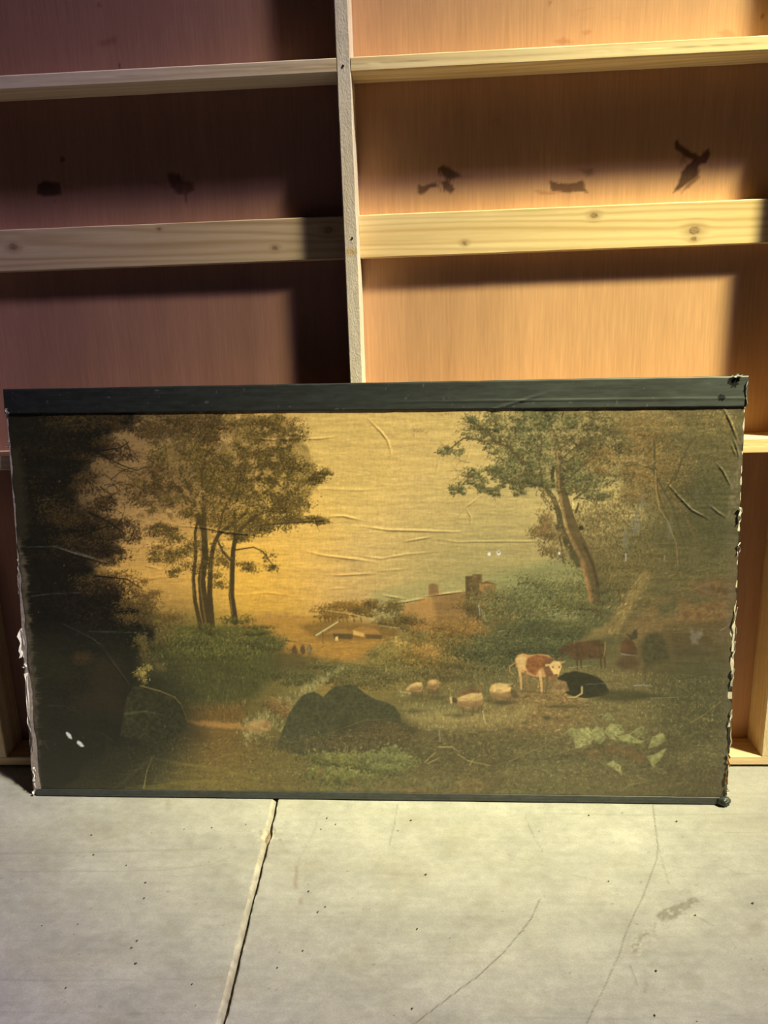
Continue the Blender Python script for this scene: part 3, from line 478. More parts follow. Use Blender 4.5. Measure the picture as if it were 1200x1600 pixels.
def material(name, rough=.6, spec=.3, grain=None, bump=(), coat=0.):
    """colour attribute times a procedural variation; grain = (scale xyz, amount), bump = list of (scale xyz, strength, distance)"""
    m = bpy.data.materials.new(name); m.use_nodes = True; nt = m.node_tree; N, L = nt.nodes, nt.links
    bs = N['Principled BSDF']; bs.inputs['Roughness'].default_value = rough; bs.inputs['Specular IOR Level'].default_value = spec
    bs.inputs['Coat Weight'].default_value = coat
    at = N.new('ShaderNodeAttribute'); at.attribute_name = 'Col'; col = at.outputs['Color']; tc = N.new('ShaderNodeTexCoord')
    for sc, amt in (grain or ()):
        mp = N.new('ShaderNodeMapping'); mp.inputs['Scale'].default_value = sc; L.new(tc.outputs['Object'], mp.inputs['Vector'])
        nz = N.new('ShaderNodeTexNoise'); nz.inputs['Scale'].default_value = 1; nz.inputs['Detail'].default_value = 4; L.new(mp.outputs[0], nz.inputs['Vector'])
        mr = N.new('ShaderNodeMapRange'); mr.inputs['From Min'].default_value = .3; mr.inputs['From Max'].default_value = .7
        mr.inputs['To Min'].default_value = 1-amt; mr.inputs['To Max'].default_value = 1+amt; L.new(nz.outputs['Fac'], mr.inputs['Value'])
        mx = N.new('ShaderNodeVectorMath'); mx.operation = 'SCALE'; L.new(col, mx.inputs[0]); L.new(mr.outputs[0], mx.inputs['Scale']); col = mx.outputs[0]
    L.new(col, bs.inputs['Base Color']); nrm = None
    for sc, st, di in bump:
        mp = N.new('ShaderNodeMapping'); mp.inputs['Scale'].default_value = sc; L.new(tc.outputs['Object'], mp.inputs['Vector'])
        nz = N.new('ShaderNodeTexNoise'); nz.inputs['Scale'].default_value = 1; nz.inputs['Detail'].default_value = 5; L.new(mp.outputs[0], nz.inputs['Vector'])
        bp = N.new('ShaderNodeBump'); bp.inputs['Strength'].default_value = st; bp.inputs['Distance'].default_value = di; L.new(nz.outputs['Fac'], bp.inputs['Height'])
        if nrm is not None: L.new(nrm, bp.inputs['Normal'])
        nrm = bp.outputs[0]
    if nrm is not None: L.new(nrm, bs.inputs['Normal'])
    return m

M_PLY = material('plywood', .5, .35, [((55, 1, 3.2), .045), ((300, 1, 16), .09), ((6, 1, .8), .06)], [((300, 1, 8), .25, .0006)])
M_PINE_X = material('pine_along_x', .6, .3, [((2, 90, 90), .05), ((30, 500, 500), .04)], [((60, 300, 300), .10, .0004)])
M_PINE_Z = material('pine_rough_sawn', .75, .2, [((420, 420, 60), .12), ((900, 900, 900), .06)], [((520, 520, 260), .55, .0012)])
M_FLOOR = material('concrete', .62, .3, [((9, 14, 9), .04), ((70, 90, 70), .06), ((420, 420, 420), .09)], [((300, 300, 300), .25, .0006), ((30, 30, 30), .15, .002)])
M_JOINT = material('joint_grime', .9, .1, [((200, 200, 200), .4)], [((300, 300, 300), .8, .003)])
M_PRINT = material('varnished_print', .42, .5, None, [((900, 1, 900), .12, .0004)])
M_TAPE = material('black_tape', .42, .45, [((30, 30, 200), .18)], [((25, 25, 260), .2, .0006)])
M_PAPER = material('torn_paper', .85, .15, [((120, 120, 120), .18)], [((400, 400, 400), .4, .0006)])

# the picture as it shows under its light, taken back to plain paint colour by a smooth fit of that light
def illum(u, v):
    u = u-.5; v = v-.5; k = np.array([[0.3452, 0.2869, -0.1884], [1.1472, 1.1753, 0.75], [0.1974, 0.1956, 0.1314], [-1.7708, -1.8386, -1.0871], [-1.1262, -1.1693, -0.6912], [0.0616, 0.044, 0.1227], [-0.4312, -0.3816, -0.5496], [-0.1542, -0.1216, -0.2879], [0.3085, 0.3208, 0.2213], [0.2556, 0.2918, 0.0683]])
    b = np.stack([u**0, u, v, u*u, u*v, v*v, u**3, u*u*v, u*v*v, v**3], -1)
    return np.exp(b @ k)

# ---------------------------------------------------------------- timber
def wood_colour(a, p, seed, tone, knots=(), marks=()):
    """a along the grain, p across (metres)"""
    w = np.zeros_like(a); core = np.zeros_like(a)
    for ka, kp, kr in knots:
        d = np.hypot((a-ka)/1.35, p-kp); w += kr*1.2*np.exp(-(d/(kr*2.4))**2)*np.tanh((p-kp)/(kr*.6))
        core = np.maximum(core, np.clip((1.35-d/kr+.5*(vnoise(a*900, p*900, seed)-.5))*1.5, 0, 1)*(.86+.14*np.cos(d/kr*9)))
        core = np.maximum(core, .40*np.clip(1.5-d/(kr*1.9), 0, 1))
    ph = (p-w)*75+4.2*fbm(a*1.3+p*6, p*24, seed, 3)+1.6*a+seed*1.7
    ring = (.5+.5*np.sin(2*np.pi*ph))**2.2
    st = fbm(a*1.7+p*4, p*190, seed+3, 2)
    k = .24*ring*(.1+1.5*fbm(a*2, p*25, seed+5, 2))+.22*(st-.5)+.18*(fbm(a*4, p*20, seed+8, 2)-.5)
    light = np.array(tone, float); c = light*np.exp(-np.outer(k.ravel(), (.75, 1.05, 1.5))).reshape(a.shape+(3,))
    dark = np.array((.13, .06, .025)); c = c*(1-core[..., None]*.85)+dark*core[..., None]*.85
    for ma, mp, mr, mc in marks:
        f = np.clip(1.4-np.hypot(a-ma, p-mp)/mr, 0, 1)[..., None]; c = c*(1-f)+np.array(mc)*f
    return c

def board(name, parent, lo, hi, axis, mat, seed, tone=(.70, .53, .31), knots=(), marks=(), xf=None, step=.004, fine=None, wob=.0004, ch=.0014, cs=.0025):
    """sawn board with eased, slightly uneven arrises; axis 'x' or 'z' (length), fine = (from, to) range built finely"""
    ax = {'x': (0, 1, 2), 'y': (1, 0, 2), 'z': (2, 0, 1)}[axis]; A, B, D = ax
    la, ha = lo[A], hi[A]; f0, f1 = fine or (la, ha); f0 = min(max(f0, la), ha); f1 = max(min(f1, ha), f0)
    s = np.arange(f0, f1, step)
    s = np.unique(np.r_[np.linspace(la, f0, max(2, int((f0-la)/.05)+1)), s, np.linspace(f1, ha, max(2, int((ha-f1)/.05)+1))])
    b0, b1, d0, d1 = lo[B], hi[B], lo[D], hi[D]; pr = []
    def side(p, q):
        n = max(1, int(round(math.dist(p, q)/cs)))
        for t in np.linspace(0, 1, n+1): pr.append((p[0]+(q[0]-p[0])*t, p[1]+(q[1]-p[1])*t))
    side((b0+ch, d0), (b1-ch, d0)); side((b1, d0+ch), (b1, d1-ch)); side((b1-ch, d1), (b0+ch, d1)); side((b0, d1-ch), (b0, d0+ch))
    pr = np.array(pr); n = len(pr); S, PB = np.meshgrid(s, pr[:, 0], indexing='ij'); _, PD = np.meshgrid(s, pr[:, 1], indexing='ij')
    v = np.zeros(S.shape+(3,)); v[..., A] = S
    cB = np.sign(PB-(b0+b1)/2); cD = np.sign(PD-(d0+d1)/2)   # each arris wavers along its length, the faces stay planed
    v[..., B] = PB+(fbm(S*26+seed, cD*7.3+cB*3.1+S*0, seed+20, 3)-.5)*2*wob*np.abs((PB-(b0+b1)/2)/((b1-b0)/2)); v[..., D] = PD+(fbm(S*26, cD*5.7+cB*2.3+S*0, seed+30, 3)-.5)*2*wob*np.abs((PB-(b0+b1)/2)/((b1-b0)/2))**6*np.abs((PD-(d0+d1)/2)/((d1-d0)/2))**6
    # colour: across coordinate = unwrapped face coordinate
    face_d = (np.abs(PD-d0) < ch*1.01) | (np.abs(PD-d1) < ch*1.01)
    acr = np.where(face_d, PB, PD+.31)
    col = wood_colour(S, acr, seed, tone, knots, marks)
    V = v.reshape(-1, 3); i = np.arange(len(V)).reshape(S.shape); j = np.roll(i, -1, 1)
    F = np.stack([i[:-1], i[1:], j[1:], j[:-1]], -1).reshape(-1, 4)
    if axis == 'y': F = F[:, ::-1]
    ends = [col[0].mean(0)*.8, col[-1].mean(0)*.8]; col = np.r_[col.reshape(-1, 3), ends]
    V = np.r_[V, V[i[0]].mean(0, keepdims=True), V[i[-1]].mean(0, keepdims=True)]
    tri = np.r_[np.stack([i[0], j[0], np.full(n, len(V)-2)], -1), np.stack([j[-1], i[-1], np.full(n, len(V)-1)], -1)]
    if axis == 'y': tri = tri[:, ::-1]
    if xf is not None: V = xf(V)
    faces = [tuple(x) for x in F.tolist()]+[tuple(x) for x in tri.tolist()]
    return make_mesh(name, V, faces, mat, parent, col, smooth=False)

# ---------------------------------------------------------------- plywood wall on timber frame
D = .063
wall = bpy.data.objects.new('wall_back', None); C.objects.link(wall)
tag(wall, 'plywood wall on a bare pine frame of studs and rails, behind the leaning picture', kind='structure')
H_WALL = homography([(-.42789, 1.24532), (.54749, 1.19831), (.58029, .71767), (-.49623, .7497)], [(100, 50), (1100, 50), (1100, 560), (100, 560)])
def ply_marks():
    R = Raster(-60, -60, 1260, 640, (1, 1, 1), seed=11); r = R.r; X, Y = R.X, R.Y
    def sm(pts, k, soft=2., al=.9, rag=2.5):
        k = max(.12, k-.17) if k < .6 else k
        R.poly(pts, (255*k, 255*k*.8, 255*k*.72), soft=soft, alpha=al, rag=rag, ragsc=7)
    def lines(x0, x1, y0, y1, n, k, lean=0):
        for q in range(n):
            x, y = r.uniform(x0, x1), r.uniform(y0, y1); h = r.uniform(3, 10)
            R.stroke([(x, y), (x+lean*h, y+h)], r.uniform(1, 2.6), .8, (255*k, 255*k*.8, 255*k*.7), r.uniform(.3, .8))
    sm([(58,290),(68,284),(94,285),(95,304),(76,307),(58,305)], .36); lines(60,92,285,298,22,.2); lines(84,90,311,316,2,.2)
    sm([(96,245),(101,247),(97,253),(93,251)], .45, 1.5); sm([(100,290),(130,296),(130,300),(100,298)], .8, 4, .6)
    sm([(262,271),(274,270),(288,282),(302,284),(303,296),(290,303),(278,303),(266,292)], .5, 2.5); lines(264,290,272,292,18,.25,.1); R.stroke([(290,303),(290,319)],4,2,(70,52,46),.8); sm([(236,286),(246,284),(262,294),(252,292)], .7, 3, .6)
    sm([(653,289),(660,291),(682,284),(684,291),(664,298),(659,305),(654,301)], .40, 1.4); sm([(686,262),(692,257),(704,264),(720,272),(718,278),(700,280),(690,274)], .34, 2); sm([(688,283),(700,282),(712,296),(704,304),(696,298)], .36, 1.6); lines(684,708,262,296,22,.25,.15); sm([(716,272),(742,276),(716,277)], .7, 2, .6)
    sm([(857,282),(872,287),(900,286),(911,281),(919,302),(905,299),(880,300),(862,298)], .40, 1.3); lines(872,886,282,292,9,.2); sm([(834,297),(856,299),(880,300),(862,304),(840,303)], .72, 1.6, .8); sm([(906,264),(926,264),(928,274),(918,275)], .55, 3, .7)
    sm([(1057,216),(1064,226),(1080,238),(1096,244),(1104,236),(1108,232),(1110,242),(1104,256),(1092,256),(1086,252),(1070,244),(1056,234),(1053,224)], .40, 1.3, 1.); sm([(1084,250),(1094,254),(1090,272),(1078,284),(1066,294),(1052,302),(1058,288),(1066,268),(1076,256)], .36, 1.4, 1.); sm([(1090,272),(1092,276),(1078,292),(1064,302),(1076,286)], .5, 1.5); lines(1060,1100,226,286,26,.28,-.3); sm([(1064,244),(1070,246),(1064,262),(1062,258)], .6, 2, .8)
    sm([(150,66),(166,62),(184,56),(182,68),(160,71)], .74, 3, .7); lines(178,188,98,104,3,.2); sm([(152,5),(158,4),(158,11),(153,10)], .6, 2, .8)
    sm([(864,64),(880,59),(896,66),(880,69)], .78, 1.5, .8); sm([(908,50),(920,46),(926,50),(914,56)], .82, 2, .8); lines(1178,1194,18,26,5,.3,.2); sm([(856,0),(863,0),(858,11)], .6, 1.5, .8); sm([(1120,50),(1140,47),(1150,56),(1130,60)], .85, 2, .7)
    for k in range(12):
        x, y = r.uniform(880,1000), r.uniform(10,34); R.stroke([(x,y),(x+r.uniform(4,30),y+r.uniform(-1,2))],1.2,.8,(235,205,190),.5)
    # pale vertical figure lines and cathedral figure
    for x, w, al in ((292,5,.10),(344,4,.08),(50,5,.06),(432,6,.07)): R.stroke([(x,-40),(x-6,120),(x-4,300),(x+14,620)],w,w,(340,330,330),al,soft=3)
    for x, w in ((850,2),(720,2),(1045,2)): R.stroke([(x,-40),(x+2,300),(x-22,620)],w,w,(190,165,150),.25,soft=2)
    for k in range(5): R.stroke([(700+k*16,300),(745+k*6,200-k*2),(780-k*2,186),(812-k*6,205),(826-k*4,300)],2.5,2.5,(215,195,180),.16,soft=3)
    for k in range(4): R.stroke([(70+k*12,600),(92+k*6,530+k*8),(100,522+k*10),(130-k*4,560)],3,3,(310,300,300),.09,soft=3)
    R.stroke([(1033,448),(1043,432)],5,2,(330,320,300),.22,soft=2)
    return R
PLY = ply_marks()
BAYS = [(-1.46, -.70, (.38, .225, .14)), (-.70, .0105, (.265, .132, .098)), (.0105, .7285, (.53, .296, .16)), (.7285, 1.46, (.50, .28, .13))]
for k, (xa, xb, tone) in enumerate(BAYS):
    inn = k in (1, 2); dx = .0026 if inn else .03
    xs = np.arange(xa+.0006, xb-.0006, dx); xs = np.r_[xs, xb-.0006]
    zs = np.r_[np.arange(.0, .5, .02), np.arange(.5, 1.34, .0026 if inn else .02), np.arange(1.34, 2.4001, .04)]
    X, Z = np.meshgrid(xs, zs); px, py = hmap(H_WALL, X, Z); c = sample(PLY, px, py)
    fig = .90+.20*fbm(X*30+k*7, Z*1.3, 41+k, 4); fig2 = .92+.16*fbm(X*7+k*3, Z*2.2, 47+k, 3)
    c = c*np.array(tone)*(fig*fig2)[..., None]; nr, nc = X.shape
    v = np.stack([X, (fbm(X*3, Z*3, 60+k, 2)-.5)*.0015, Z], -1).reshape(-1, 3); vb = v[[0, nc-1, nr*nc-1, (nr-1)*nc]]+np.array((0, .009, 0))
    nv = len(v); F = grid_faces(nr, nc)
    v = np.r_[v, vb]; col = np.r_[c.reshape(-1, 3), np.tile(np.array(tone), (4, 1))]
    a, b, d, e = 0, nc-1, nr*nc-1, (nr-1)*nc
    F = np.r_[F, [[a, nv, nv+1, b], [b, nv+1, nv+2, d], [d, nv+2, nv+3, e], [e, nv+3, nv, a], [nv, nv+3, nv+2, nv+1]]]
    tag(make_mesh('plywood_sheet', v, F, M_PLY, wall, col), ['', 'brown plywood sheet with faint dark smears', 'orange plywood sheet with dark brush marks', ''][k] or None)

PALE = (.72, .56, .34); WHITE = (.70, .62, .50)
def stud(x0, seed, tone=WHITE, marks=(), fine=(.5, 1.35)):
    return board('stud', wall, (x0, -D, .0215), (x0+.021, 0, 2.38), 'z', M_PINE_Z, seed, tone, (), marks, fine=fine, step=.003, wob=.0005)
st0 = tag(stud(0, 3, (.64, .56, .47), marks=((.9010, .005, .004, (.55, .38, .16)), (.9005, .012, .005, (.55, .38, .16)), (.8995, .018, .003, (.55, .38, .16)))), 'pale rough-sawn upright stud')
# set nails: dark dished heads in the face of the stud
t_ = np.linspace(0, 2*np.pi, 12, endpoint=False)
for nx, nz, nr in ((.0095, 1.1598, .0017), (.0130, .9205, .0015)):
    v = np.r_[[(nx, -D-.0004, nz)], np.c_[nx+nr*.6*np.cos(t_), np.full(12, -D-.0004), nz+nr*.6*np.sin(t_)], np.c_[nx+nr*np.cos(t_), np.full(12, -D-.0010), nz+nr*np.sin(t_)], np.c_[nx+nr*1.1*np.cos(t_), np.full(12, -D+.002), nz+nr*1.1*np.sin(t_)]]
    f = [(0, 1+k, 1+(k+1) % 12) for k in range(12)]+[(1+k, 13+k, 13+(k+1) % 12, 1+(k+1) % 12) for k in range(12)]+[(13+k, 25+k, 25+(k+1) % 12, 13+(k+1) % 12) for k in range(12)]
    make_mesh('nail', v, f, M_JOINT, st0, np.tile((.022, .017, .014), (len(v), 1)), smooth=False)
stud(.706, 5, PALE); stud(.7285, 6, PALE); stud(-.6998, 7, PALE); stud(-.7225, 8, PALE); stud(-1.44, 9, fine=(1, 1)); stud(1.43, 10, fine=(1, 1))
spans = [(-1.419, -.7225), (-.6788, -.0002), (.0212, .7058), (.7497, 1.43)]
KN = {1: [(-.547, .932, .0052), (-.028, .938, .0058), (-.116, .914, .0036), (-.302, .950, .0022)], 2: [(.188, .9100, .0030), (.390, .944, .0044), (.545, .916, .0068), (.545, .904, .0034)]}
KT = {1: (), 2: [(.265, -.02, .002)]}
for k, (xa, xb) in enumerate(spans):
    fin = (-.7, .72) if k in (1, 2) else (0, 0)
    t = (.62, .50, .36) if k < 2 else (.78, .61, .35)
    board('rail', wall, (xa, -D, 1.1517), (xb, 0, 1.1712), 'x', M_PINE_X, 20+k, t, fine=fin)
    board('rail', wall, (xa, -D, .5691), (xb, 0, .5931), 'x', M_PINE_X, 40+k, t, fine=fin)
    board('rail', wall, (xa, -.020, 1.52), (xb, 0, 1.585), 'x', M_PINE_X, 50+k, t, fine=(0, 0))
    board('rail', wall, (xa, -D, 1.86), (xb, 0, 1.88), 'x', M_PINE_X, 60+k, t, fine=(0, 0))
# flat middle rails: the wide face is across z, so build them with the across coordinate along z
def flat_rail(xa, xb, z0, z1, th, seed, tone, knots, fin):
    sw = lambda V: V[:, [0, 2, 1]]*np.array((1, -1, 1))
    return board('rail', wall, (xa, z0, 0), (xb, z1, th), 'x', M_PINE_X, seed, tone, knots, xf=sw, fine=fin, step=.0028, cs=.0012)
for k, (xa, xb) in enumerate(spans):
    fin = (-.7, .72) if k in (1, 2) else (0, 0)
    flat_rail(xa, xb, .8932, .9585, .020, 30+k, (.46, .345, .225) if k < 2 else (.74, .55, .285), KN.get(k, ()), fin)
# sole plate: runs under all studs; the plywood behind carries it just clear of the slab
for xa, xb, sd in ((-1.46, -.7006, 71), (-.7000, .7278, 72), (.7284, 1.46, 73)):
    board('sole_plate', wall, (xa, -D, .004), (xb, 0, .0212), 'x', M_PINE_X, sd, (.68, .50, .28), fine=(-.7, .76) if sd == 72 else (0, 0))
board('top_plate', wall, (-1.46, -D, 2.3802), (1.46, 0, 2.40), 'x', M_PINE_X, 74, PALE, fine=(0, 0))

# ---------------------------------------------------------------- concrete floor
H_FLOOR = homography([(-.48377, -.25008), (.54536, -.24341), (.43953, -.55038), (-.33784, -.56517)], [(100, 1300), (1100, 1300), (1100, 1560), (100, 1560)])
def floor_marks():
    R = Raster(-120, 1150, 1320, 1660, (1, 1, 1), seed=5); r = R.r; X, Y = R.X, R.Y
    n = fbm(X/70, Y/40, 3, 5); n2 = fbm(X/14, Y/9, 8, 4)
    R.a *= np.clip(.93+.34*(n-.5)+.20*(n2-.5)+.12*(fbm(X/120, Y/4, 15, 3)-.5), .55, 1.15)[..., None]
    R.a *= (1-.10*np.clip(fbm(X/90+9, Y/50, 77, 4)-.52, 0, 1)[..., None]*np.array((.5, 1, 2.5)))
    K = (84,76,64)
    for p, w, al in (([(1020,1258),(1024,1290),(1028,1322),(1026,1342),(1014,1375),(1004,1402),(990,1430),(976,1462),(968,1490),(955,1518),(940,1552),(925,1580),(914,1605)],1.9,.62),([(1028,1320),(1036,1350),(1045,1380)],1.2,.45),
        ([(843,1405),(830,1435),(812,1458),(788,1486),(765,1508),(745,1526),(722,1542),(705,1555),(675,1578),(640,1604)],1.6,.85),([(621,1256),(617,1285),(608,1320)],1.8,.4),([(821,1276),(833,1305),(848,1330)],1.4,.4),([(500,1268),(490,1300),(472,1335)],1.2,.25),
        ([(770,1328),(830,1345),(900,1368),(960,1382)],1,.25),([(0,1334),(200,1330),(330,1325)],1.6,.22),([(20,1362),(250,1360),(330,1350),(360,1338)],1.6,.22),([(0,1530),(140,1531),(340,1528)],1.4,.25),([(0,1580),(170,1584),(340,1580)],1.6,.22),([(700,1585),(950,1592),(1160,1586)],1.6,.2),([(850,1270),(1000,1273),(1200,1271)],1.6,.22),
        ([(1085,1430),(1115,1446)],1.6,.4),([(1130,1352),(1150,1364),(1190,1366)],1.4,.3),([(985,1508),(995,1538)],3.4,.35),([(1010,1535),(1008,1548)],6,.2)):
        R.stroke(p,w,w,K,al)
    for k in range(90):
        x, y = r.uniform(0,1200), 1260+340*r.uniform(0,1)**.8; a = r.uniform(0,6.28); l = r.uniform(3,18); R.stroke([(x,y),(x+l*math.cos(a),y+l*.5*math.sin(a))],1.1,.6,(150,140,122) if r.random() < .7 else (285,280,262),.5)
    for k in range(70):
        x, y = r.uniform(0,1200), r.uniform(1255,1600); R.ell(x,y,r.uniform(.6,2),r.uniform(.5,1.4),(90,76,62),soft=.7,alpha=.8)
    # old damp-looking scar with pale crumbled rim
    for pts in ([(984,1492),(988,1476),(1002,1464),(1004,1472),(994,1486)],[(1026,1430),(1040,1420),(1066,1410),(1088,1400),(1094,1412),(1072,1424),(1052,1436),(1036,1440)],[(1000,1466),(1014,1450),(1030,1444),(1020,1456)]):
        R.poly(pts,(128,122,108),soft=2,alpha=.85,rag=6,ragsc=9)
    for k in range(160):
        t = r.uniform(0,1); x = 985+110*t+r.normal(0,9); y = 1482-82*t+r.normal(0,8); R.ell(x,y,r.uniform(.8,3.4),r.uniform(.6,2.2),(270,268,255) if r.random() < .55 else (182,176,158),soft=.8,alpha=.7)
    for k in range(60): R.ell(r.uniform(0,1200),r.uniform(1260,1600),r.uniform(6,26),r.uniform(3,10),(200,192,172) if r.random() < .6 else (268,264,250),soft=5,alpha=.28,rag=6)
    for x, y, a, b in ((755,1410,18,8),(790,1380,10,6),(700,1335,16,6),(1085,1535,14,10),(1180,1450,14,16),(265,1455,14,5),(60,1410,20,8)): R.ell(x,y,a,b,(170,162,144),soft=6,alpha=.4,rag=4)
    # rusty drips, paint
    for pts in ([(461,1350),(466,1352),(464,1388),(459,1388)],[(467,1402),(473,1402),(472,1412),(467,1410)]): R.poly(pts,(176,138,120),soft=1.5,alpha=.7,rag=2)
    for x, y0, y1 in ((478,1345,1388),(469,1335,1352),(499,1410,1422)): R.stroke([(x,y0),(x-2,y1)],1.6,1,(190,158,140),.5)
    R.ell(263,1258,5,8,(180,170,140),soft=2,alpha=.6); R.stroke([(436,1310),(452,1335)],3,1.5,(170,158,140),.4)
    for k in range(46):
        a = r.uniform(0,6.28); d = abs(r.normal(0,1)); R.ell(422+d*16*math.cos(a),1302+d*9*math.sin(a),r.uniform(1,4),r.uniform(.8,2.4),(300,296,284) if r.random() < .62 else (150,140,120),soft=.9,alpha=.75)
    return R
FLR = floor_marks()
CONC = np.array((.335, .33, .305))
floor_base_v = np.array([(-3, -3.2, -.03), (3, -3.2, -.03), (3, .6, -.03), (-3, .6, -.03)])
floor = make_mesh('floor', floor_base_v, np.array([[0, 1, 2, 3]]), M_JOINT, None, np.tile((.06, .05, .04), (4, 1)))
tag(floor, 'worn pale concrete floor with a sawn joint, cracks and a damp-looking scar', kind='structure')
ys = np.r_[np.arange(-3.2, -.72, .06), np.arange(-.72, -.06, .0023), np.arange(-.06, .6, .03)]
jx = np.interp(ys, [-3.2, -.60, -.42, -.25, -.16, .6], [-.035, -.1345, -.1412, -.1465, -.1515, -.18])
rag = (fbm(ys*40, ys*0+3, 91, 4)-.5)*.0022; rag2 = (fbm(ys*40, ys*0+8, 95, 4)-.5)*.0025
chip = .008*np.exp(-((ys+.252)/.012)**2)*(.4+vnoise(ys*260, ys*0, 97))
def slab(edge, outer, sgn, slope):
    s = np.r_[np.linspace(0, 1, 5)[:0], np.arange(0, .72, .0023), np.linspace(.72, abs(outer), 40)]
    cols_x = []; cols_z = []
    for off, z in ((slope, -.028), (slope, -.0075), (slope*.62, -.0042), (slope*.22, -.0010)): cols_x.append(edge+sgn*-off); cols_z.append(np.full_like(edge, z))
    for q in s: cols_x.append(edge+sgn*q if q < .72 else edge*(1-(q-.72)/(abs(outer)-.72))+((sgn*.72)*(1-(q-.72)/(abs(outer)-.72)))+outer*((q-.72)/(abs(outer)-.72))); cols_z.append(np.zeros_like(edge))
    X = np.stack(cols_x, 1); Z = np.stack(cols_z, 1); Y = np.repeat(ys[:, None], X.shape[1], 1)
    Z = Z+np.where(Z == 0, (fbm(X*5, Y*5, 70, 3)-.5)*.0012-.0006-.004*np.exp(-(((X+.145)/.012)**2+((Y+.25)/.012)**2))*fbm(X*300, Y*300, 71, 2), (fbm(X*200, Y*120, 72, 3)-.5)*.002)
    px, py = hmap(H_FLOOR, X, np.clip(Y, -.9, -.0)); c = sample(FLR, px, py)*CONC
    if sgn < 0: c[:, :4] = c[:, :4]*np.array((1.16, 1.1, .98))*(.55+.8*fbm(X[:, :4]*240, Y[:, :4]*70, 76, 3))[..., None]
    v = np.stack([X, Y, Z], -1).reshape(-1, 3)
    return make_mesh('concrete_slab', v, grid_faces(*X.shape, flip=sgn < 0), M_FLOOR, floor, c.reshape(-1, 3))
slab(jx-.0060+rag-chip*.8, -3.0, -1, .0075); slab(jx+.0062+rag2+chip*.3, 3.0, 1, .0006)
# grime and mortar crumbs packed in the joint
yy = ys; cx = np.linspace(-1, 1, 7); X = jx[:, None]+cx*.0078; Y = np.repeat(yy[:, None], 7, 1)
Z = -.0105+.004*(fbm(X*260, Y*110, 81, 3)-.45)+.0035*np.exp(-((Y+.25)/.012)**2)
cc = np.array((.20, .155, .115))*(.5+1.3*fbm(X*300, Y*90, 83, 3))[..., None]
tag(make_mesh('joint_filler', np.stack([X, Y, Z], -1).reshape(-1, 3), grid_faces(len(yy), 7), M_JOINT, floor, cc.reshape(-1, 3)), 'dark grime packed into the sawn joint')

# ---------------------------------------------------------------- the leaning picture
PBL, PBR, PTR, PTL = (np.array(q) for q in ((-.57953, -.15121, .0015), (.60811, -.17276, .0015), (.61468, -.09426, .69468), (-.56962, -.07159, .70503)))
BASE = np.array((.014, -.14, 0))
PX = (PBR-PBL)/np.linalg.norm(PBR-PBL); PUP = (PTL+PTR-PBL-PBR)/2; PUP /= np.linalg.norm(PUP); PN = np.cross(PX, PUP); PN /= np.linalg.norm(PN)
def surf(u, v, h):
    """u 0..1 left to right, v 0..1 top to bottom, h metres out of the face"""
    u = np.asarray(u)[..., None]; v = np.asarray(v)[..., None]; h = np.asarray(h)[..., None]
    return (PTL*(1-u)+PTR*u)*(1-v)+(PBL*(1-u)+PBR*u)*v+PN*h-BASE
picture = bpy.data.objects.new('picture', None); C.objects.link(picture); picture.location = BASE
tag(picture, 'large old pastoral landscape picture with black taped edges, leaning against the plywood wall', 'painting')
H_PIC = homography([(0, 0), (1, 0), (1, 1), (0, 1)], [(7, 609), (1168, 588), (1137, 1257), (57, 1243)])

CREASES = [([(482,686),(505,685),(530,682)],1.0,2.2),([(580,655),(600,675),(610,688),(616,710)],1.0,2.0),([(505,763),(560,766),(600,764)],.5,2.5),([(514,807),(540,806),(570,813)],1.2,2.4),([(568,822),(610,828),(650,829),(690,830),(722,831)],1.3,2.2),
    ([(636,846),(655,843),(682,838)],1.1,2.0),([(690,843),(720,847),(760,846),(860,846)],.9,2.0),([(484,862),(510,868),(545,872),(590,878)],1.1,2.2),([(556,867),(600,873),(640,866),(690,862)],.8,2.2),([(524,899),(555,898),(590,896)],1.1,2.4),
    ([(590,893),(640,889)],.5,2.),([(520,920),(545,919)],.7,2.),([(600,930),(636,936)],1.0,1.8),([(618,943),(640,940),(668,935)],1.3,1.8),([(668,932),(700,928),(732,924)],1.4,1.8),([(720,806),(732,792),(756,774)],1.2,1.8),([(733,795),(740,808),(739,822)],.6,1.6),
    ([(282,822),(320,824),(360,832),(425,838)],1.6,1.8),([(405,820),(440,817),(520,812)],.9,2.0),([(390,684),(430,687),(470,685)],1.0,2.0),([(424,696),(450,699)],.6,2.),([(1045,756),(1062,776),(1082,797),(1110,812)],1.5,2.0),([(1130,636),(1142,660),(1153,690)],1.8,2.4),([(1146,685),(1152,702),(1155,716)],1.6,2.),
    ([(1143,694),(1150,712)],1.4,2.),([(1120,724),(1130,736),(1142,760)],1.6,2.0),([(1110,790),(1124,802),(1134,808)],1.4,2.0),([(70,782),(120,780)],.5,2.),([(40,856),(88,854),(120,866),(180,882)],1.4,2.4),([(48,933),(90,927),(136,926)],.8,2.),([(110,975),(160,1010),(205,1072)],.9,2.),([(140,987),(242,990)],.7,2.),
    ([(440,1000),(470,1002)],.5,2.),([(380,930),(420,926),(470,932)],.6,2.5),([(300,890),(340,896)],.6,2.5),([(228,884),(250,888)],.8,2.),([(215,856),(260,850)],.6,2.5),([(230,905),(270,900)],.5,2.5),([(860,962),(912,957)],.7,1.6),([(700,690),(690,720),(680,760)],.5,2.),([(742,690),(735,715),(720,745)],.6,2.),([(100,1098),(128,1116)],.8,2.)]
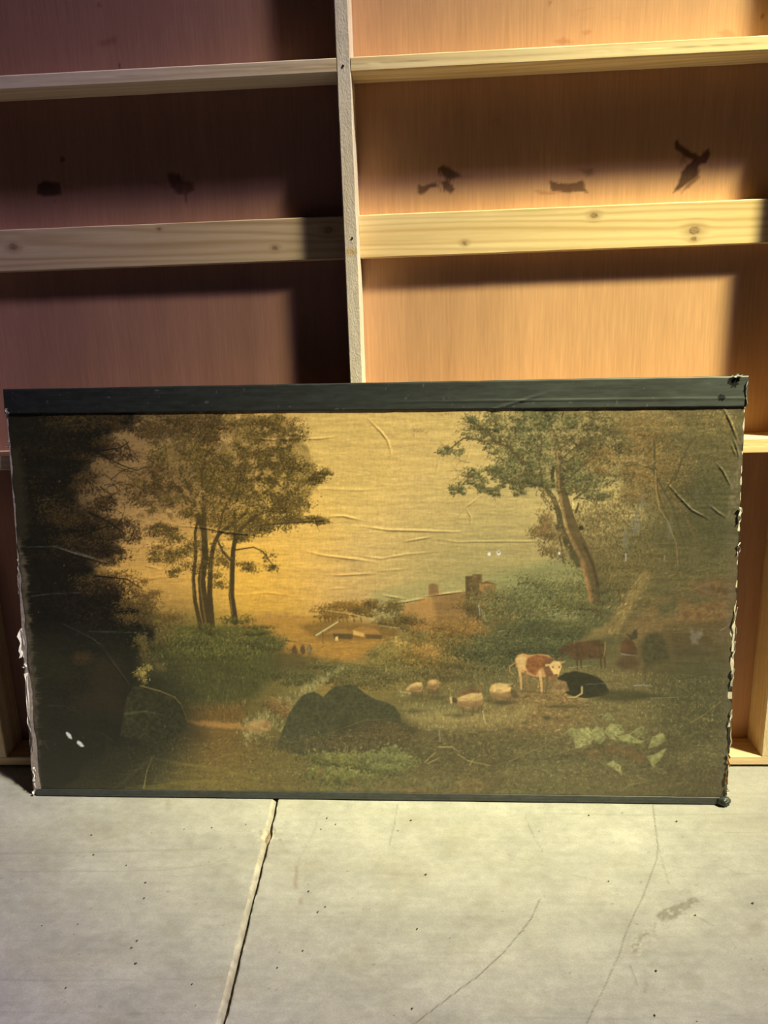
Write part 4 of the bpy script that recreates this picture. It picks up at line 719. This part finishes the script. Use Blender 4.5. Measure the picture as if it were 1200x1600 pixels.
def relief():
    R = Raster(-10, 575, 1190, 1275, (0, 0, 0)); X, Y = R.X, R.Y; h = np.zeros(X.shape)
    for pts, amp, w in CREASES:
        P = np.array(pts, float); L = np.r_[0, np.cumsum(np.hypot(*np.diff(P, axis=0).T))]; T = L[-1]; best = np.full(X.shape, 1e9); q = np.zeros(X.shape)
        sl = R._box(P[:, 0].min()-12, P[:, 1].min()-12, P[:, 0].max()+12, P[:, 1].max()+12); x, y = X[sl], Y[sl]; b = best[sl]; qq = q[sl]
        for k in range(len(P)-1):
            (ax, ay), (bx, by) = P[k], P[k+1]; ex, ey = bx-ax, by-ay; t = np.clip(((x-ax)*ex+(y-ay)*ey)/(ex*ex+ey*ey), 0, 1)
            d = np.hypot(x-ax-t*ex, y-ay-t*ey); mk = d < b; b = np.where(mk, d, b); qq = np.where(mk, (L[k]+t*(L[k+1]-L[k]))/T, qq)
        h[sl] += .00085*amp*np.exp(-(b/(w*.72))**2)*np.clip(np.sin(np.pi*np.clip(qq, .04, .96)), 0, 1)**.6
    h += .0016*(fbm(X/130, Y/60, 51, 3)-.5)+.0007*(fbm(X/60, Y/9, 53, 3)-.5)
    R.a[..., 0] = h; return R
REL = relief()
ART = paint_print()
NU, NV = 1070, 620
v_top, v_bot = .052, .988
vv = np.linspace(.03, .9925, NV); uu = np.linspace(0, 1, NU)
tear = lambda v, sd: (fbm(v*38, v*0+2, sd, 4)-.5)
def edge_l(v): return .0025+.004*tear(v, 101)+.0050*np.clip((v-.35)/.5, 0, 1)*(.6+1.0*vnoise(v*9, v*0, 102))
def edge_r(v): return 1-.0012-np.clip(.007*tear(v, 103), 0, 1)-.006*np.clip((v-.3)/.2, 0, 1)*np.clip(vnoise(v*26, v*0+4, 104)-.55, 0, 1)*2
U = edge_l(vv)[:, None]+(edge_r(vv)-edge_l(vv))[:, None]*uu[None]; V = np.repeat(vv[:, None], NU, 1)
px, py = hmap(H_PIC, U, V); hh = sample(REL, px, py)[..., 0]
hh = hh+.0030*np.exp(-(U-edge_l(vv)[:, None])/.006)*np.clip((V-.3)/.3, 0, 1)*(vnoise(V*30, V*0+7, 105)-.2)
col = lin(sample(ART, px, py))/illum(U, V)
tag(make_mesh('canvas_print', surf(U, V, hh).reshape(-1, 3), grid_faces(NV, NU, flip=True), M_PRINT, picture, np.clip(col, .0015, .95).reshape(-1, 3)), 'pastoral landscape with trees, cattle and sheep under a golden sky')

def strip(name, us, vs_h, mat, colf, dh, label=None):
    """vs_h: list of (v(u), h) rows forming a folded strip"""
    rows = []; cols = []
    for vf, h in vs_h:
        vrow = vf(us); hrow = h+dh(us, vrow); rows.append(surf(us, vrow, hrow)); cols.append(colf(us, vrow))
    P = np.stack(rows); return tag(make_mesh(name, P.reshape(-1, 3), grid_faces(len(rows), len(us), flip=True), mat, picture, np.stack(cols).reshape(-1, 3)), label)
us = np.linspace(-.0012, 1.0008, 700)
low = lambda u: .0545+.011*u+.0006*(vnoise(u*90, u*0, 121)-.5)
topv = lambda u: -.0015+.0012*(vnoise(u*40, u*0, 122)-.5)
rowsT = [(lambda u: topv(u)+.0006, -.0195), (lambda u: topv(u), -.012), (lambda u: topv(u), -.003)]
for t in np.linspace(0, 1, 26): rowsT.append((lambda u, t=t: topv(u)+(low(u)-topv(u))*t, .0022 if t > .01 else .0012))
rowsT.append((lambda u: low(u)+.0004, .0004))
def tape_c(u, v):
    n = fbm(u*120, v*160, 131, 4); s = fbm(u*30, v*500, 133, 3)
    c = np.array((.018, .0205, .021))*(.55+.5*n+.5*(s-.5)+1.6*np.clip(u, 0, 1)**1.5*(.6+.8*fbm(u*8, v*30, 135, 2)))[..., None]  # lightening towards the right is painted in, standing in for stronger light there
    for (a, b, rr) in ((.982, .012, .008), (.968, .046, .005)): c = np.where((np.hypot(u-a, (v-b)*.6) < rr*(.6+.6*vnoise(u*700, v*500, 137)))[..., None], np.array((.004, .004, .004)), c)
    w = np.clip(vnoise(u*260, v*140, 139)-.93, 0, 1)*9; return c+w[..., None]*.10
def tape_d(u, v):
    ridge = .0011*np.exp(-((v-(.036+.012*u))/.0016)**2)*np.clip((u-.5)/.2, 0, 1)
    return ridge+.0008*(fbm(u*22, v*40, 141, 3)-.5)+.0012*np.exp(-((u-.70-(v-.05)*-2)/.006)**2)*np.clip((v-.02)/.03, 0, 1)
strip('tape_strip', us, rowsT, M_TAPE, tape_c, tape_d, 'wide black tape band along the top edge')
lowb = lambda u: .9845-.002*np.sin(u*3)+.0006*(vnoise(u*60, u*0, 151)-.5)
rowsB = [(lambda u: lowb(u)-.0004, .0003)]+[(lambda u, t=t: lowb(u)+(1.0005-lowb(u))*t, .0018) for t in np.linspace(0, 1, 9)]+[(lambda u: u*0+1.001, -.003), (lambda u: u*0+1.0, -.017)]
low_tape = strip('tape_strip', np.linspace(.001, .998, 500), rowsB, M_TAPE, lambda u, v: np.array((.034, .037, .038))*(.7+.7*fbm(u*160, v*200, 153, 3))[..., None], lambda u, v: .0006*(fbm(u*30, v*60, 155, 3)-.5)+.0007*np.exp(-((v-.992)/.0012)**2), 'narrow black tape along the bottom edge')
# crumpled tape knob at the lower right corner
th, ph = np.meshgrid(np.linspace(0, np.pi, 14), np.linspace(0, 2*np.pi, 20)); rr = 1+.5*(fbm(ph*1.5+4, th*2, 161, 3)-.5)
u_ = .9935+.0085*rr*np.sin(th)*np.cos(ph); v_ = .9915+.0115*rr*np.sin(th)*np.sin(ph); h_ = .003+.0075*rr*np.cos(th)
v_ = np.minimum(v_, 1.0015)
tag(make_mesh('tape_knob', surf(u_, v_, h_).reshape(-1, 3), grid_faces(20, 14), M_TAPE, low_tape, np.array((.03, .036, .036))*(.5+1.1*fbm(ph*2, th*3, 163, 3).reshape(-1)[:, None])), 'crumpled black tape at the lower right corner')
# backing board whose pale torn rim shows beside the print
vb = np.linspace(.004, .998, 420)
bl = -.0005-.0010*tear(vb, 171)-.0045*np.clip((vb-.35)/.45, 0, 1); br = .9992+.0024*tear(vb, 173)
ub = np.linspace(0, 1, 60); UB = bl[:, None]+(br-bl)[:, None]*ub; VB = np.repeat(vb[:, None], 60, 1)
front = surf(UB, VB, np.full(UB.shape, -.0012)); back = surf(UB, VB, np.full(UB.shape, -.0042)); nf = 420*60
rim = (.44, .38, .35) ; cb = np.where(UB[..., None] < .5, np.array((.30, .255, .235)), np.array((.50, .46, .39)))*(.75+.5*fbm(UB*300, VB*160, 175, 3))[..., None]*np.where((UB > .5) & (vnoise(VB*60, VB*0, 177) < .45), .06, 1.)[..., None]
i = np.arange(nf).reshape(420, 60); loop = np.r_[i[0, :-1], i[:-1, -1], i[-1, :0:-1], i[:0:-1, 0]]; l2 = np.roll(loop, -1)
Fb = np.r_[grid_faces(420, 60, True), grid_faces(420, 60)+nf, np.stack([loop, l2, l2+nf, loop+nf], -1)]
backing = tag(make_mesh('backing_board', np.r_[front.reshape(-1, 3), back.reshape(-1, 3)], Fb, M_PAPER, picture, np.r_[cb.reshape(-1, 3), cb.reshape(-1, 3)*.7], smooth=False), 'pale torn backing showing at the sides')
# stretcher bars
WP, HP = 1.186, .702
def loc(V): return surf(V[:, 0]/WP, 1-V[:, 1]/HP, V[:, 2])
for lo, hi, ax, sd in (((.002, .004, -.0185), (WP-.002, .044, -.0044), 'x', 81), ((.002, HP-.046, -.0185), (WP-.002, HP-.002, -.0044), 'x', 82), ((.002, .0445, -.0185), (.044, HP-.0465, -.0044), 'y', 83), ((WP-.044, .0445, -.0185), (WP-.002, HP-.0465, -.0044), 'y', 84)):
    board('stretcher_bar', picture, lo, hi, ax, M_PINE_X, sd, (.50, .30, .13), xf=loc, step=.02)
# torn paper flakes along the sides
rg = np.random.default_rng(23)
def flake(u, v, w, h, curl, tone, lift=.001):
    n = 7; m_ = 9; a, b = np.meshgrid(np.linspace(-1, 1, n), np.linspace(0, 1, m_)); sd = int(rg.integers(1000))
    ww = w*(.10+.75*vnoise(b*7, b*0, sd)); U_ = u+a*ww/2/WP+.002*(vnoise(b*4, b*0+3, sd)-.5)*2; V_ = v+b*h/HP
    H_ = lift+curl*(a*a)*(.4+vnoise(a*3, b*4, sd+1))+.0012*vnoise(a*4, b*6, sd+2)
    c = np.array(tone)*(.6+.7*vnoise(a*4, b*9, sd+5))[..., None]
    make_mesh('paper_flake', surf(U_, V_, H_).reshape(-1, 3), grid_faces(m_, n, True), M_PAPER, backing, c.reshape(-1, 3))
PW = (.80, .77, .72); PG = (.36, .32, .30)
for u, v, w, h, cu, t in ((.0008, .118, .004, .012, .003, PG), (.0015, .40, .005, .03, .003, PG), (.0005, .435, .005, .035, .003, PG), (-.0012, .570, .011, .050, .007, PW), (.0005, .655, .014, .010, .006, PW), (.0008, .682, .009, .10, .005, PW), (.0012, .80, .004, .06, .003, PG), (.0008, .925, .008, .026, .004, PW), (-.0005, .965, .006, .022, .003, PW), (.003, .043, .010, .010, .004, PG),
    (.9978, .290, .005, .024, .003, PW), (.9982, .37, .003, .02, .002, PW), (.9985, .52, .003, .05, .002, PW), (.998, .60, .004, .03, .002, PW), (.9975, .665, .005, .03, .003, PW), (.998, .765, .003, .016, .002, PW), (.9985, .79, .003, .05, .002, PW), (.9975, .875, .005, .022, .002, (.46, .25, .09)), (.9975, .915, .004, .024, .002, (.46, .25, .09)), (.998, .955, .005, .010, .003, PW), (.986, -.006, .020, .006, .004, PG), (.9995, .01, .002, .035, .003, PW)):
    flake(u, v, w, h, cu, t)

# ---------------------------------------------------------------- loose grit
rg = np.random.default_rng(4); V = []; F = []; K = []
for k in range(46):
    x, y = rg.uniform(-.45, .62), rg.uniform(-.60, -.20); s = rg.uniform(.0006, .0018); n = len(V)
    if abs(x+.14) < .02: continue
    for a, b, c in ((1, 0, 0), (-1, 0, 0), (0, 1, 0), (0, -1, 0), (0, 0, 1), (0, 0, -1)): V.append((x+a*s*rg.uniform(.6, 1.5), y+b*s*rg.uniform(.6, 1.5), s*.5+c*s*.7)); K.append((.09, .07, .05))
    F += [(n+q[0], n+q[1], n+q[2]) for q in ((0, 2, 4), (2, 1, 4), (1, 3, 4), (3, 0, 4), (2, 0, 5), (1, 2, 5), (3, 1, 5), (0, 3, 5))]
tag(make_mesh('floor_grit', np.array(V), F, M_JOINT, None, np.array(K), smooth=False), 'tiny dark crumbs of grit scattered over the concrete floor', 'grit', kind='stuff')
